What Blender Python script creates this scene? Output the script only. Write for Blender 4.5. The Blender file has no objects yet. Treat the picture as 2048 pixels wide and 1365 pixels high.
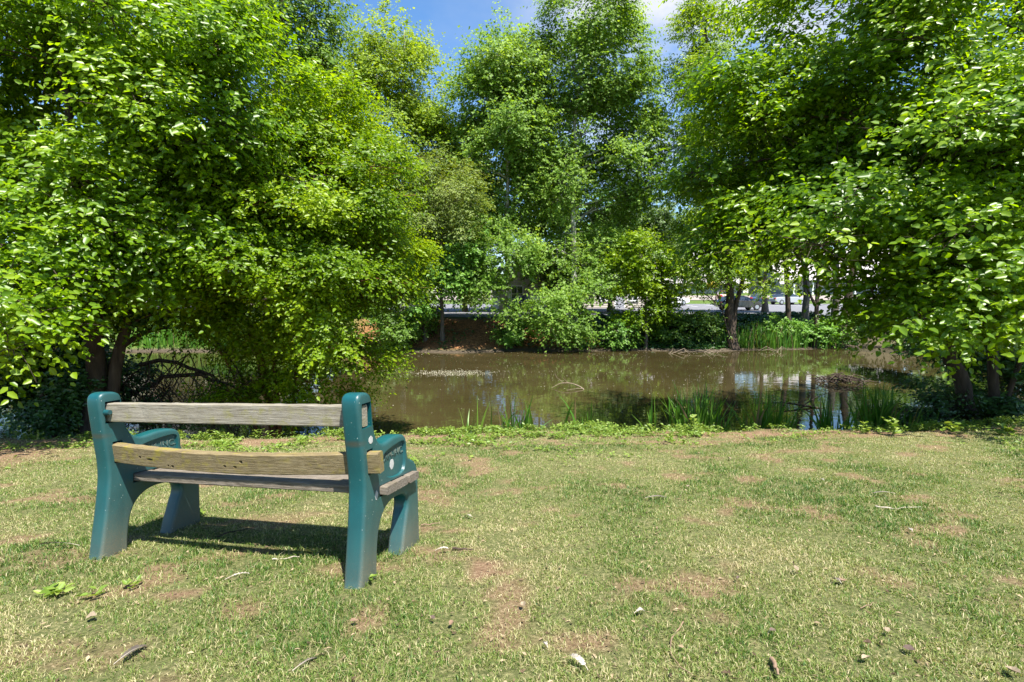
import bpy, bmesh, math
import numpy as np
from mathutils import Vector, Matrix, Euler

# ------------------------------------------------------------------ camera, sky, sun, exposure
SC = bpy.context.scene
COL = SC.collection
CAM_Z = 1.324
PITCH = math.atan((682.5 - 604.0) / 1024.0)
cam_data = bpy.data.cameras.new('camera'); cam_data.sensor_width = 36.0; cam_data.lens = 18.0
cam_data.clip_start = 0.05; cam_data.clip_end = 3000.0
cam = bpy.data.objects.new('camera', cam_data); COL.objects.link(cam)
cam.location = (0, 0, CAM_Z); cam.rotation_euler = (math.pi / 2 - PITCH, 0, 0)
SC.camera = cam

TO_SUN = Vector((0.26, -0.42, 1.05)).normalized()
SUN_EL = math.asin(TO_SUN.z); SUN_AZ = math.atan2(TO_SUN.x, TO_SUN.y)
W = bpy.data.worlds.new('World'); SC.world = W; W.use_nodes = True
wn, wl = W.node_tree.nodes, W.node_tree.links
wn.clear()
w_out = wn.new('ShaderNodeOutputWorld'); w_bg = wn.new('ShaderNodeBackground')
w_sky = wn.new('ShaderNodeTexSky'); w_sky.sky_type = 'NISHITA'; w_sky.sun_disc = False
w_sky.sun_elevation = SUN_EL; w_sky.sun_rotation = SUN_AZ
w_sky.air_density = 1.0; w_sky.dust_density = 0.3; w_sky.ozone_density = 2.5
w_tc = wn.new('ShaderNodeTexCoord'); w_map = wn.new('ShaderNodeMapping')
w_map.inputs['Scale'].default_value = (1.0, 1.0, 1.9); w_map.inputs['Location'].default_value = (0.35, 0.0, 0.1)
w_no = wn.new('ShaderNodeTexNoise'); w_no.inputs['Scale'].default_value = 3.1
w_no.inputs['Detail'].default_value = 9; w_no.inputs['Roughness'].default_value = 0.58
w_cr = wn.new('ShaderNodeValToRGB')
w_cr.color_ramp.elements[0].position = 0.42; w_cr.color_ramp.elements[0].color = (0, 0, 0, 1)
w_cr.color_ramp.elements[1].position = 0.60; w_cr.color_ramp.elements[1].color = (1, 1, 1, 1)
w_mix = wn.new('ShaderNodeMix'); w_mix.data_type = 'RGBA'
w_mix.inputs['B'].default_value = (3.3, 3.45, 3.75, 1)
wl.new(w_tc.outputs['Generated'], w_map.inputs['Vector']); wl.new(w_map.outputs['Vector'], w_no.inputs['Vector'])
wl.new(w_no.outputs['Fac'], w_cr.inputs['Fac']); w_dir = wn.new('ShaderNodeVectorMath'); w_dir.operation = 'DISTANCE'; wl.new(w_tc.outputs['Generated'], w_dir.inputs[0])
_cd = Vector((0.30, 0.85, 0.47)).normalized(); w_dir.inputs[1].default_value = _cd
w_fo = wn.new('ShaderNodeMapRange'); w_fo.interpolation_type = 'SMOOTHSTEP'; w_fo.inputs['From Min'].default_value = .34; w_fo.inputs['From Max'].default_value = .14
w_fo.inputs['To Min'].default_value = .12; w_fo.inputs['To Max'].default_value = 1.0
wl.new(w_dir.outputs['Value'], w_fo.inputs['Value'])
w_mu = wn.new('ShaderNodeMath'); w_mu.operation = 'MULTIPLY'; wl.new(w_cr.outputs['Color'], w_mu.inputs[0]); wl.new(w_fo.outputs['Result'], w_mu.inputs[1])
wl.new(w_mu.outputs[0], w_mix.inputs['Factor'])
w_hs = wn.new('ShaderNodeHueSaturation'); w_hs.inputs['Saturation'].default_value = 1.18; w_hs.inputs['Value'].default_value = 0.95
wl.new(w_sky.outputs['Color'], w_hs.inputs['Color']); wl.new(w_hs.outputs['Color'], w_mix.inputs['A']); wl.new(w_mix.outputs['Result'], w_bg.inputs['Color'])
w_bg.inputs['Strength'].default_value = 0.09
wl.new(w_bg.outputs['Background'], w_out.inputs['Surface'])
sun_data = bpy.data.lights.new('sun', 'SUN'); sun_data.energy = 4.6; sun_data.angle = math.radians(0.53)
sun_data.color = (1.0, 0.955, 0.88)
sun = bpy.data.objects.new('sun', sun_data); COL.objects.link(sun)
sun.rotation_euler = TO_SUN.to_track_quat('Z', 'Y').to_euler()
SC.view_settings.view_transform = 'Standard'; SC.view_settings.look = 'None'
SC.view_settings.exposure = 1.6; SC.view_settings.gamma = 1.0
SC.cycles.max_bounces = 8; SC.cycles.diffuse_bounces = 5; SC.cycles.glossy_bounces = 3
SC.cycles.transmission_bounces = 6; SC.cycles.transparent_max_bounces = 4
SC.cycles.sample_clamp_indirect = 6.0

RNG = np.random.default_rng(7)

# ------------------------------------------------------------------ helpers
def ray(px, py):
    a = (px - 1024.0) / 1024.0; b = (682.5 - py) / 1024.0
    return np.array([a, math.cos(PITCH) + b * math.sin(PITCH), -math.sin(PITCH) + b * math.cos(PITCH)])

def at(px, py, Y):
    d = ray(px, py); return np.array([0, 0, CAM_Z]) + d * (Y / d[1])

def smooth(e0, e1, x):
    t = np.clip((x - e0) / (e1 - e0), 0, 1); return t * t * (3 - 2 * t)

def _hash(ix, iy, seed):
    h = (ix.astype(np.int64) * 374761393 + iy.astype(np.int64) * 668265263 + seed * 974634777) & 0xFFFFFFFF
    h = ((h ^ (h >> 13)) * 1274126177) & 0xFFFFFFFF
    return ((h ^ (h >> 16)) & 0xFFFFFF) / float(0xFFFFFF)

def vnoise(x, y, seed=0):
    x = np.asarray(x, float); y = np.asarray(y, float)
    ix = np.floor(x); iy = np.floor(y); fx = x - ix; fy = y - iy
    fx = fx * fx * (3 - 2 * fx); fy = fy * fy * (3 - 2 * fy)
    a = _hash(ix, iy, seed); b = _hash(ix + 1, iy, seed); c = _hash(ix, iy + 1, seed); d = _hash(ix + 1, iy + 1, seed)
    return a + (b - a) * fx + (c - a) * fy + (a - b - c + d) * fx * fy

def fbm(x, y, seed=0, oct=4):
    s = 0; a = 0.5; t = 0
    for o in range(oct):
        s = s + a * vnoise(x * 2 ** o + 17.3 * o, y * 2 ** o - 9.1 * o, seed + o); t += a; a *= 0.5
    return s / t

# terrain: lawn sloping to the near bank, pond basin, far bank, lot, rising ground
WATER_Z = -1.5
def edge_near(x):
    return 6.95 + 0.16 * np.sin(0.8 * x + 1) + 0.1 * np.sin(2.1 * x) + 0.07 * np.sin(5.3 * x + 2) + 0.45 * np.clip(x - 7.5, 0, 60)
def edge_far(x):
    return 28.9 + 0.5 * np.sin(0.35 * x) + 0.3 * np.sin(0.9 * x + 1) + 0.18 * np.clip(x - 8, 0, 12)
def terrain(x, y):
    x = np.asarray(x, float); y = np.asarray(y, float)
    lawn = np.interp(y, [-80, -5, 1, 2, 7, 10, 40], [0.6, 0.33, 0.125, 0.058, -0.49, -0.7, -0.8]) + 0.013 * (np.clip(x, -9, 9) + 2.19)
    lawn = lawn + 0.035 * (fbm(x * 0.7, y * 0.7, 3) - 0.5) + 0.02 * (fbm(x * 4, y * 4, 5, 2) - 0.5) * smooth(1.0, 2.0, np.abs(x + 1.4) + np.abs(y - 2.7))
    t = y - edge_near(x)
    drop = np.interp(t, [-0.3, 0.0, 0.5, 1.4, 2.4, 5, 60], [0, 0.03, 0.28, 0.85, 1.2, 1.9, 2.2])
    near = lawn - drop
    t2 = y - edge_far(x)
    far = np.interp(t2, [-8, -3, -0.8, 0, 0.7, 2.2, 4.2, 4.9, 20, 40, 72, 90, 200, 600],
                    [-3, -2.3, -1.62, -1.5, -1.36, -0.7, 0.16, 0.27, 0.36, 1.0, 3.1, 3.3, 4.5, 9])
    xr = 23.5 + 0.6 * np.sin(y * 0.5)
    right = np.interp(x - xr, [-8, -2, 0, 1.5, 4, 60], [-3, -1.8, -1.5, -0.9, -0.1, 0.6])
    far = far + 0.1 * (fbm(x * 0.9, y * 0.9, 11) - 0.5) * smooth(0.5, 2, t2) * (1 - smooth(4, 5, t2))
    return np.maximum(np.maximum(near, far), right)

def G(px, py):
    d = ray(px, py); o = np.array([0, 0, CAM_Z]); s = 0.5
    while s < 120:
        p = o + d * s
        if p[2] < float(terrain(p[0], p[1])): break
        s += 0.01 + s * 0.002
    return o + d * s

def soil_mask(x, y):
    """1 where the lawn is worn to bare soil"""
    n = fbm(x * 3.6, y * 4.6, 21, 5); s = smooth(0.585, 0.70, n) * .85
    e = y - edge_near(x)
    n2 = fbm(x * 2.2, y * 3.2, 31, 3)
    s = np.maximum(s * 0.9, smooth(-0.95, -0.6, e) * (1 - smooth(-0.12, 0.05, e)) * smooth(0.36, 0.5, n2) * 0.98)
    for (cx, cy, rx, ry, k) in SOIL_SPOTS:
        d = np.sqrt(((x - cx) / rx) ** 2 + ((y - cy) / ry) ** 2) + (fbm(x * 11, y * 11, 41, 4) - 0.5) * 2.6
        s = np.maximum(s, k * (1 - smooth(0.6, 1.15, d)))
    s = np.maximum(s, (1 - smooth(-5.6, -4.4, x + 0.25 * (y - 5.5))) * smooth(4.0, 5.0, y) * 0.95)
    return np.clip(s, 0, 1)
SOIL_SPOTS = []
for (px, py, rx, ry, k) in [(985, 1142, .15, .10, .95), (345, 1192, .13, .06, .95), (60, 1310, .3, .1, .5), (215, 1190, .12, .07, .7),
                            (910, 1120, .2, .06, .6), (880, 1060, .2, .05, .8), (560, 1035, .3, .12, .5), (1330, 885, 1.2, .14, .8),
                            (1530, 873, 1.6, .12, .95), (1430, 1185, .1, .06, .6), (1000, 890, .8, .1, .55), (1250, 1200, .12, .06, .5),
                            (620, 880, .8, .25, .7), (480, 885, .5, .2, .6), (90, 1120, .35, .15, .55), (60, 880, 1.5, .35, 1.0)]:
    g = G(px, py); SOIL_SPOTS.append((g[0], g[1], rx, ry, k))

def tag(o, label=None, cat=None, group=None, kind=None):
    if label: o['label'] = label
    if cat: o['category'] = cat
    if group: o['group'] = group
    if kind: o['kind'] = kind
    return o

def empty(name, loc=(0, 0, 0), rz=0.0):
    o = bpy.data.objects.new(name, None); COL.objects.link(o); o.location = loc; o.rotation_euler = (0, 0, rz)
    o.empty_display_size = 0.2
    return o

def link(name, me, mat, parent=None):
    o = bpy.data.objects.new(name, me); COL.objects.link(o)
    if mat and not me.materials: me.materials.append(mat)
    if parent: o.parent = parent
    return o

def np_mesh(name, verts, loops, counts, attrs=None, smooth_sh=False):
    me = bpy.data.meshes.new(name)
    verts = np.ascontiguousarray(verts, np.float32); loops = np.ascontiguousarray(loops, np.int32).ravel()
    counts = np.ascontiguousarray(counts, np.int32)
    me.vertices.add(len(verts)); me.vertices.foreach_set('co', verts.ravel())
    me.loops.add(len(loops)); me.loops.foreach_set('vertex_index', loops)
    starts = np.zeros(len(counts), np.int32); starts[1:] = np.cumsum(counts)[:-1]
    me.polygons.add(len(counts)); me.polygons.foreach_set('loop_start', starts); me.polygons.foreach_set('loop_total', counts)
    if smooth_sh: me.polygons.foreach_set('use_smooth', np.ones(len(counts), bool))
    for k, v in (attrs or {}).items():
        a = me.attributes.new(k, 'FLOAT', 'POINT'); a.data.foreach_set('value', np.ascontiguousarray(v, np.float32))
    me.update(calc_edges=True)
    return me

def nrm(v):
    return v / np.maximum(np.linalg.norm(v, axis=-1, keepdims=True), 1e-9)

# leaf templates: (u along, v across, h lift); face lists
LEAF_NEAR = (np.array([(0, 0, 0), (1, 0, -.12), (.28, -.46, .07), (.68, -.36, .05), (.28, .46, .07), (.68, .36, .05)]),
             [(0, 1, 3, 2), (0, 4, 5, 1)])
LEAF_FAR = (np.array([(0, 0, 0), (1, 0, -.08), (.42, -.5, .1), (.42, .5, .1)]), [(0, 1, 2), (0, 3, 1)])
LEAF_PALM = (np.array([(0, 0, 0), (.35, -.6, .06), (.62, -.25, .02), (1, 0, -.1), (.62, .25, .02), (.35, .6, .06)]),
             [(0, 3, 2, 1), (0, 5, 4, 3)])
LEAF_LONG = (np.array([(0, 0, 0), (1, 0, -.15), (.4, -.2, .04), (.4, .2, .04)]), [(0, 1, 2), (0, 3, 1)])

def leaves_mesh(name, pos, axis, nref, size, aspect, tmpl, tone):
    T, F = tmpl
    axis = nrm(axis); wd = nrm(np.cross(nref, axis)); nn = np.cross(axis, wd)
    s = size[:, None, None]
    V = pos[:, None, :] + s * (T[None, :, 0:1] * axis[:, None, :] + T[None, :, 1:2] * (aspect[:, None, None] * wd[:, None, :]) + T[None, :, 2:3] * nn[:, None, :])
    n, k = len(pos), len(T)
    base = (np.arange(n) * k)[:, None]
    loops = np.concatenate([base + np.array(f)[None, :] for f in F], 1)
    counts = np.tile(np.array([len(f) for f in F], np.int32), n)
    return np_mesh(name, V.reshape(-1, 3), loops, counts, {'tone': np.repeat(tone, k)})

def tubes_mesh(name, lines, sides0=6):
    """lines: list of (points Nx3, radii N)"""
    VV, LL = [], []; off = 0
    for P, R in lines:
        sides = min(sides0, 4) if len(P) == 5 and R[0] < .01 else sides0
        ang = np.arange(sides) / sides * 2 * math.pi
        P = np.asarray(P, float); R = np.asarray(R, float); n = len(P)
        T = nrm(np.gradient(P, axis=0)); ref = np.where(np.abs(T[:, 2:3]) > 0.9, np.array([[1., 0, 0]]), np.array([[0, 0, 1.]]))
        ref = ref[:1].repeat(n, 0) * 0 + ref[0] if n > 1 else ref
        A = nrm(np.cross(T, ref)); B = np.cross(T, A)
        V = P[:, None] + R[:, None, None] * (np.cos(ang)[None, :, None] * A[:, None] + np.sin(ang)[None, :, None] * B[:, None])
        VV.append(V.reshape(-1, 3))
        i = np.arange(n - 1)[:, None] * sides; j = np.arange(sides)[None]; j2 = (j + 1) % sides
        LL.append(np.stack([i + j, i + j2, i + sides + j2, i + sides + j], -1).reshape(-1, 4) + off)
        off += n * sides
    L = np.concatenate(LL)
    return np_mesh(name, np.concatenate(VV), L, np.full(len(L), 4), smooth_sh=True)

def bezier(p0, p1, p2, n):
    t = np.linspace(0, 1, n)[:, None]
    return (1 - t) ** 2 * p0 + 2 * t * (1 - t) * p1 + t * t * p2

def wobble(P, amp, rng):
    P = np.array(P, float); n = len(P); k = rng.normal(0, 1, (n, 3)) * amp
    k[0] = 0; k[-1] *= 0.3
    k = (k + np.roll(k, 1, 0)) / 2; k[0] = 0
    return P + k

def resample(P, R, n):
    P = np.asarray(P, float); d = np.r_[0, np.cumsum(np.linalg.norm(np.diff(P, axis=0), axis=1))]
    s = np.linspace(0, d[-1], n)
    # smooth with cubic-ish interpolation by averaging
    Q = np.stack([np.interp(s, d, P[:, i]) for i in range(3)], 1)
    for _ in range(2): Q[1:-1] = (Q[:-2] + 2 * Q[1:-1] + Q[2:]) / 4
    return Q, np.interp(s, d, R)

# ------------------------------------------------------------------ materials
def new_mat(name):
    m = bpy.data.materials.new(name); m.use_nodes = True; m.node_tree.nodes.clear()
    return m, m.node_tree.nodes, m.node_tree.links

def ramp(nodes, stops, interp='LINEAR'):
    r = nodes.new('ShaderNodeValToRGB'); r.color_ramp.interpolation = interp
    e = r.color_ramp.elements
    while len(e) > 1: e.remove(e[-1])
    e[0].position = stops[0][0]; e[0].color = (*stops[0][1], 1)
    for p, c in stops[1:]:
        x = e.new(p); x.color = (*c, 1)
    return r

def simple_mat(name, color, rough=0.5, metal=0.0, noise=0.0, nscale=20.0, bump=0.0, spec=0.5):
    m, N, L = new_mat(name)
    out = N.new('ShaderNodeOutputMaterial'); b = N.new('ShaderNodeBsdfPrincipled')
    b.inputs['Base Color'].default_value = (*color, 1); b.inputs['Roughness'].default_value = rough
    b.inputs['Metallic'].default_value = metal; b.inputs['Specular IOR Level'].default_value = spec
    if noise > 0 or bump > 0:
        tc = N.new('ShaderNodeTexCoord'); no = N.new('ShaderNodeTexNoise'); no.inputs['Scale'].default_value = nscale
        no.inputs['Detail'].default_value = 6
        L.new(tc.outputs['Object'], no.inputs['Vector'])
        r = ramp(N, [(0.25, tuple(c * (1 - noise) for c in color)), (0.75, tuple(min(1, c * (1 + noise)) for c in color))])
        L.new(no.outputs['Fac'], r.inputs['Fac']); L.new(r.outputs['Color'], b.inputs['Base Color'])
        if bump > 0:
            bp = N.new('ShaderNodeBump'); bp.inputs['Strength'].default_value = bump; bp.inputs['Distance'].default_value = 0.01
            L.new(no.outputs['Fac'], bp.inputs['Height']); L.new(bp.outputs['Normal'], b.inputs['Normal'])
    L.new(b.outputs['BSDF'], out.inputs['Surface'])
    return m

def leaf_mat(name, dark, mid, light, transl=0.35, rough=0.38, spec=0.5, tcol=(1.5, 1.35, 0.35)):
    m, N, L = new_mat(name)
    out = N.new('ShaderNodeOutputMaterial'); b = N.new('ShaderNodeBsdfPrincipled'); t = N.new('ShaderNodeBsdfTranslucent')
    mx = N.new('ShaderNodeMixShader'); at_ = N.new('ShaderNodeAttribute'); at_.attribute_name = 'tone'
    r = ramp(N, [(0.0, dark), (0.5, mid), (1.0, light)])
    L.new(at_.outputs['Fac'], r.inputs['Fac']); L.new(r.outputs['Color'], b.inputs['Base Color'])
    mul = N.new('ShaderNodeMix'); mul.data_type = 'RGBA'; mul.blend_type = 'MULTIPLY'; mul.inputs['Factor'].default_value = 1
    mul.inputs['B'].default_value = (*tcol, 1)
    L.new(r.outputs['Color'], mul.inputs['A']); L.new(mul.outputs['Result'], t.inputs['Color'])
    b.inputs['Roughness'].default_value = rough; b.inputs['Specular IOR Level'].default_value = spec
    mx.inputs['Fac'].default_value = transl
    L.new(b.outputs['BSDF'], mx.inputs[1]); L.new(t.outputs['BSDF'], mx.inputs[2]); L.new(mx.outputs['Shader'], out.inputs['Surface'])
    return m

M = {}
M['leaf_mulberry'] = leaf_mat('leaf_mulberry', (.065, .15, .002), (.14, .265, .003), (.26, .39, .008), .56, .38, .55)
M['leaf_bush'] = leaf_mat('leaf_bush', (.07, .145, .002), (.15, .265, .003), (.27, .38, .008), .56, .4, .4)
M['leaf_syc'] = leaf_mat('leaf_syc', (.075, .15, .016), (.16, .285, .034), (.28, .41, .08), .52, .5, .3)
M['leaf_syc_yellow'] = leaf_mat('leaf_syc_yellow', (.09, .16, .007), (.185, .29, .012), (.3, .39, .03), .52, .5, .3)
M['leaf_deep'] = leaf_mat('leaf_deep', (.06, .13, .012), (.11, .21, .02), (.18, .29, .03), .45, .45, .4)
M['leaf_blue'] = leaf_mat('leaf_blue', (.06, .12, .03), (.11, .19, .05), (.17, .25, .08), .38, .5, .4)
M['leaf_olive'] = leaf_mat('leaf_olive', (.1, .16, .025), (.17, .24, .04), (.24, .3, .06), .4, .5, .4)
M['leaf_fresh'] = leaf_mat('leaf_fresh', (.07, .18, .018), (.13, .28, .03), (.2, .35, .05), .44, .45, .4)
M['leaf_locust'] = leaf_mat('leaf_locust', (.08, .17, .006), (.16, .27, .01), (.25, .35, .02), .46, .45, .4)
M['leaf_ivy_shade'] = leaf_mat('leaf_ivy_shade', (.02, .06, .012), (.04, .1, .02), (.07, .16, .03), .25, .35, .5)  # ivy green; also the dark stand-in for shade in near-bank shrubs
M['leaf_yellow'] = leaf_mat('leaf_yellow', (.35, .28, .01), (.5, .4, .02), (.6, .5, .05), .3)
M['reed'] = leaf_mat('reed', (.04, .13, .015), (.08, .21, .02), (.17, .3, .04), .4, .4, .4)
_e = M['reed'].node_tree.nodes['Color Ramp'].color_ramp.elements; _k = _e.new(.1); _k.color = (.04, .13, .015, 1); _e[0].color = (.22, .16, .08, 1)
M['weed'] = leaf_mat('weed', (.07, .14, .014), (.15, .235, .03), (.28, .34, .07), .33, .45, .5, (1.3, 1.3, .5))
M['feather_dark'] = simple_mat('feather_dark', (.075, .06, .05), .7, noise=.35, nscale=60)
M['feather_pale'] = simple_mat('feather_pale', (.33, .29, .26), .7, noise=.25, nscale=50)
M['quill'] = simple_mat('quill', (.36, .31, .24), .5)
M['twig'] = simple_mat('twig', (.2, .13, .08), .8, noise=.4, nscale=60)

def bark_mat(name, c1, c2, scale=14.0, stretch=5.0, bump=.6, patch=None):
    m, N, L = new_mat(name)
    out = N.new('ShaderNodeOutputMaterial'); b = N.new('ShaderNodeBsdfPrincipled'); b.inputs['Roughness'].default_value = .85
    b.inputs['Specular IOR Level'].default_value = .25
    tc = N.new('ShaderNodeTexCoord'); mp = N.new('ShaderNodeMapping'); mp.inputs['Scale'].default_value = (stretch, stretch, 1)
    no = N.new('ShaderNodeTexNoise'); no.inputs['Scale'].default_value = scale / stretch; no.inputs['Detail'].default_value = 8
    no.inputs['Roughness'].default_value = .65
    L.new(tc.outputs['Object'], mp.inputs['Vector']); L.new(mp.outputs['Vector'], no.inputs['Vector'])
    r = ramp(N, [(.3, c1), (.7, c2)]); L.new(no.outputs['Fac'], r.inputs['Fac'])
    col = r.outputs['Color']
    if patch:
        n2 = N.new('ShaderNodeTexNoise'); n2.inputs['Scale'].default_value = 2.2; n2.inputs['Detail'].default_value = 3
        L.new(tc.outputs['Object'], n2.inputs['Vector'])
        r2 = ramp(N, [(.48, (0, 0, 0)), (.54, (1, 1, 1))]); L.new(n2.outputs['Fac'], r2.inputs['Fac'])
        mx = N.new('ShaderNodeMix'); mx.data_type = 'RGBA'; mx.inputs['B'].default_value = (*patch, 1)
        L.new(r2.outputs['Color'], mx.inputs['Factor']); L.new(col, mx.inputs['A']); col = mx.outputs['Result']
    L.new(col, b.inputs['Base Color'])
    bp = N.new('ShaderNodeBump'); bp.inputs['Strength'].default_value = bump; bp.inputs['Distance'].default_value = .02
    L.new(no.outputs['Fac'], bp.inputs['Height']); L.new(bp.outputs['Normal'], b.inputs['Normal'])
    L.new(b.outputs['BSDF'], out.inputs['Surface'])
    return m
M['bark_dark'] = bark_mat('bark_dark', (.025, .018, .013), (.09, .065, .045))
M['bark_grey'] = bark_mat('bark_grey', (.06, .05, .04), (.17, .145, .115))
M['bark_orange'] = bark_mat('bark_orange', (.08, .035, .015), (.22, .1, .04), 18, 4, .4)
M['bark_syc'] = bark_mat('bark_syc', (.16, .15, .12), (.3, .29, .25), 10, 3, .3, patch=(.45, .45, .4))

# ground -----------------------------------------------------------
def ground_mat():
    m, N, L = new_mat('ground')
    out = N.new('ShaderNodeOutputMaterial'); b = N.new('ShaderNodeBsdfPrincipled'); b.inputs['Roughness'].default_value = .95
    b.inputs['Specular IOR Level'].default_value = .15
    tc = N.new('ShaderNodeTexCoord')
    def noise(scale, det=6, rough=.6):
        n = N.new('ShaderNodeTexNoise'); n.inputs['Scale'].default_value = scale; n.inputs['Detail'].default_value = det
        n.inputs['Roughness'].default_value = rough; L.new(tc.outputs['Object'], n.inputs['Vector']); return n
    def attr(n):
        a = N.new('ShaderNodeAttribute'); a.attribute_name = n; return a.outputs['Fac']
    def mix(f, a, c):
        x = N.new('ShaderNodeMix'); x.data_type = 'RGBA'; L.new(f, x.inputs['Factor']); L.new(a, x.inputs['A']); L.new(c, x.inputs['B'])
        return x.outputs['Result']
    n1 = noise(55, 8, .7); n2 = noise(2.3, 5); n3 = noise(140, 4, .7); n4 = noise(9, 8, .7)
    thatch = ramp(N, [(.3, (.035, .045, .013)), (.5, (.11, .12, .042)), (.7, (.26, .235, .11))]); L.new(n1.outputs['Fac'], thatch.inputs['Fac'])
    soil = ramp(N, [(.3, (.10, .055, .03)), (.55, (.22, .14, .085)), (.75, (.38, .29, .19))]); L.new(n1.outputs['Fac'], soil.inputs['Fac'])
    litter = ramp(N, [(.32, (.035, .02, .012)), (.5, (.16, .075, .03)), (.62, (.32, .15, .06)), (.75, (.5, .3, .15))]); L.new(n4.outputs['Fac'], litter.inputs['Fac'])
    mud = ramp(N, [(.35, (.03, .024, .016)), (.7, (.11, .085, .06))]); L.new(n4.outputs['Fac'], mud.inputs['Fac'])
    green = ramp(N, [(.3, (.03, .065, .01)), (.5, (.07, .115, .02)), (.7, (.13, .16, .04))]); L.new(n4.outputs['Fac'], green.inputs['Fac'])
    col = mix(attr('soil'), thatch.outputs['Color'], soil.outputs['Color'])
    col = mix(attr('green'), col, green.outputs['Color'])
    col = mix(attr('litter'), col, litter.outputs['Color'])
    col = mix(attr('mud'), col, mud.outputs['Color'])
    L.new(col, b.inputs['Base Color'])
    ad = N.new('ShaderNodeMath'); ad.operation = 'ADD'; L.new(n1.outputs['Fac'], ad.inputs[0]); L.new(n3.outputs['Fac'], ad.inputs[1])
    bp = N.new('ShaderNodeBump'); bp.inputs['Strength'].default_value = .9; bp.inputs['Distance'].default_value = .012
    L.new(ad.outputs[0], bp.inputs['Height']); L.new(bp.outputs['Normal'], b.inputs['Normal'])
    L.new(b.outputs['BSDF'], out.inputs['Surface'])
    return m

def axis_pts(segs):
    out = []
    for a, b, s in segs: out += list(np.arange(a, b, s))
    return np.array(sorted(set(np.round(out + [segs[-1][1]], 4))))
xs = axis_pts([(-600, -100, 60), (-100, -30, 5), (-30, -10, .8), (-10, -5, .16), (-5, 5, .07), (5, 11, .16), (11, 34, .8), (34, 100, 5), (100, 600, 60)])
ys = axis_pts([(-60, -4, 4), (-4, 1, .4), (1, 4.5, .06), (4.5, 10, .09), (10, 27, .6), (27, 36, .25), (36, 60, 1.5), (60, 120, 4), (120, 900, 60)])
X, Y = np.meshgrid(xs, ys); Z = terrain(X, Y)
nx, ny = len(xs), len(ys)
idx = np.arange(nx * ny).reshape(ny, nx)
quads = np.stack([idx[:-1, :-1], idx[:-1, 1:], idx[1:, 1:], idx[1:, :-1]], -1).reshape(-1, 4)
tF = Y - edge_far(X); tN = Y - edge_near(X)
a_soil = np.where(Y < 12, soil_mask(X, Y), 0) * (tN < 0.3)
a_soil = np.maximum(a_soil, smooth(0.0, .3, tN) * (1 - smooth(2, 2.6, tN)) * 0.8)
leftfar = 1 - smooth(-11, -8.5, X)
a_litter = smooth(.3, .9, tF) * (1 - smooth(4.6, 5.0, tF)) * (1 - leftfar)
a_green = np.maximum(smooth(4.6, 5.2, tF), smooth(.3, .9, tF) * leftfar)
a_mud = smooth(1.7, 2.3, tN) * (1 - smooth(.35, .9, tF))
_rb = smooth(-2.5, -1.0, X - (23.5 + .6 * np.sin(Y * .5))) * (1 - smooth(27, 29, Y)) * smooth(8, 10, Y)
a_mud = np.maximum(a_mud, _rb); a_litter = a_litter * (1 - _rb) * (1 - smooth(5, 8, X)); a_mud = np.maximum(a_mud, smooth(.3, .9, tF) * (1 - smooth(4.4, 4.9, tF)) * smooth(5, 8, X) * .85)
g_me = np_mesh('ground', np.stack([X, Y, Z], -1).reshape(-1, 3), quads, np.full(len(quads), 4),
               {'soil': a_soil.ravel(), 'litter': a_litter.ravel(), 'green': a_green.ravel(), 'mud': a_mud.ravel()}, smooth_sh=True)
tag(link('ground', g_me, ground_mat()), kind='structure')

# pond water --------------------------------------------------------
def water_mat():
    m, N, L = new_mat('pond_water')
    out = N.new('ShaderNodeOutputMaterial'); b = N.new('ShaderNodeBsdfPrincipled')
    tc = N.new('ShaderNodeTexCoord')
    n0 = N.new('ShaderNodeTexNoise'); n0.inputs['Scale'].default_value = .5; n0.inputs['Detail'].default_value = 4
    L.new(tc.outputs['Object'], n0.inputs['Vector'])
    r = ramp(N, [(.35, (.034, .027, .010)), (.65, (.048, .038, .015))]); L.new(n0.outputs['Fac'], r.inputs['Fac'])
    L.new(r.outputs['Color'], b.inputs['Base Color'])
    b.inputs['Roughness'].default_value = .015; b.inputs['IOR'].default_value = 1.33
    mp = N.new('ShaderNodeMapping'); mp.inputs['Scale'].default_value = (.7, 1.4, 1)
    n1 = N.new('ShaderNodeTexNoise'); n1.inputs['Scale'].default_value = 2.2; n1.inputs['Detail'].default_value = 3
    L.new(tc.outputs['Object'], mp.inputs['Vector']); L.new(mp.outputs['Vector'], n1.inputs['Vector'])
    bp = N.new('ShaderNodeBump'); bp.inputs['Strength'].default_value = .16; bp.inputs['Distance'].default_value = .02
    L.new(n1.outputs['Fac'], bp.inputs['Height']); L.new(bp.outputs['Normal'], b.inputs['Normal'])
    L.new(b.outputs['BSDF'], out.inputs['Surface'])
    return m
wx = np.array([-60, 26]); wy = np.array([7.2, 34])
wv = [(-70, 7.4, WATER_Z), (33, 7.4, WATER_Z), (33, 35, WATER_Z), (-70, 35, WATER_Z)]
tag(link('water', np_mesh('water', np.array(wv), np.array([[0, 1, 2, 3]]), [4]), water_mat()), kind='structure')

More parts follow.
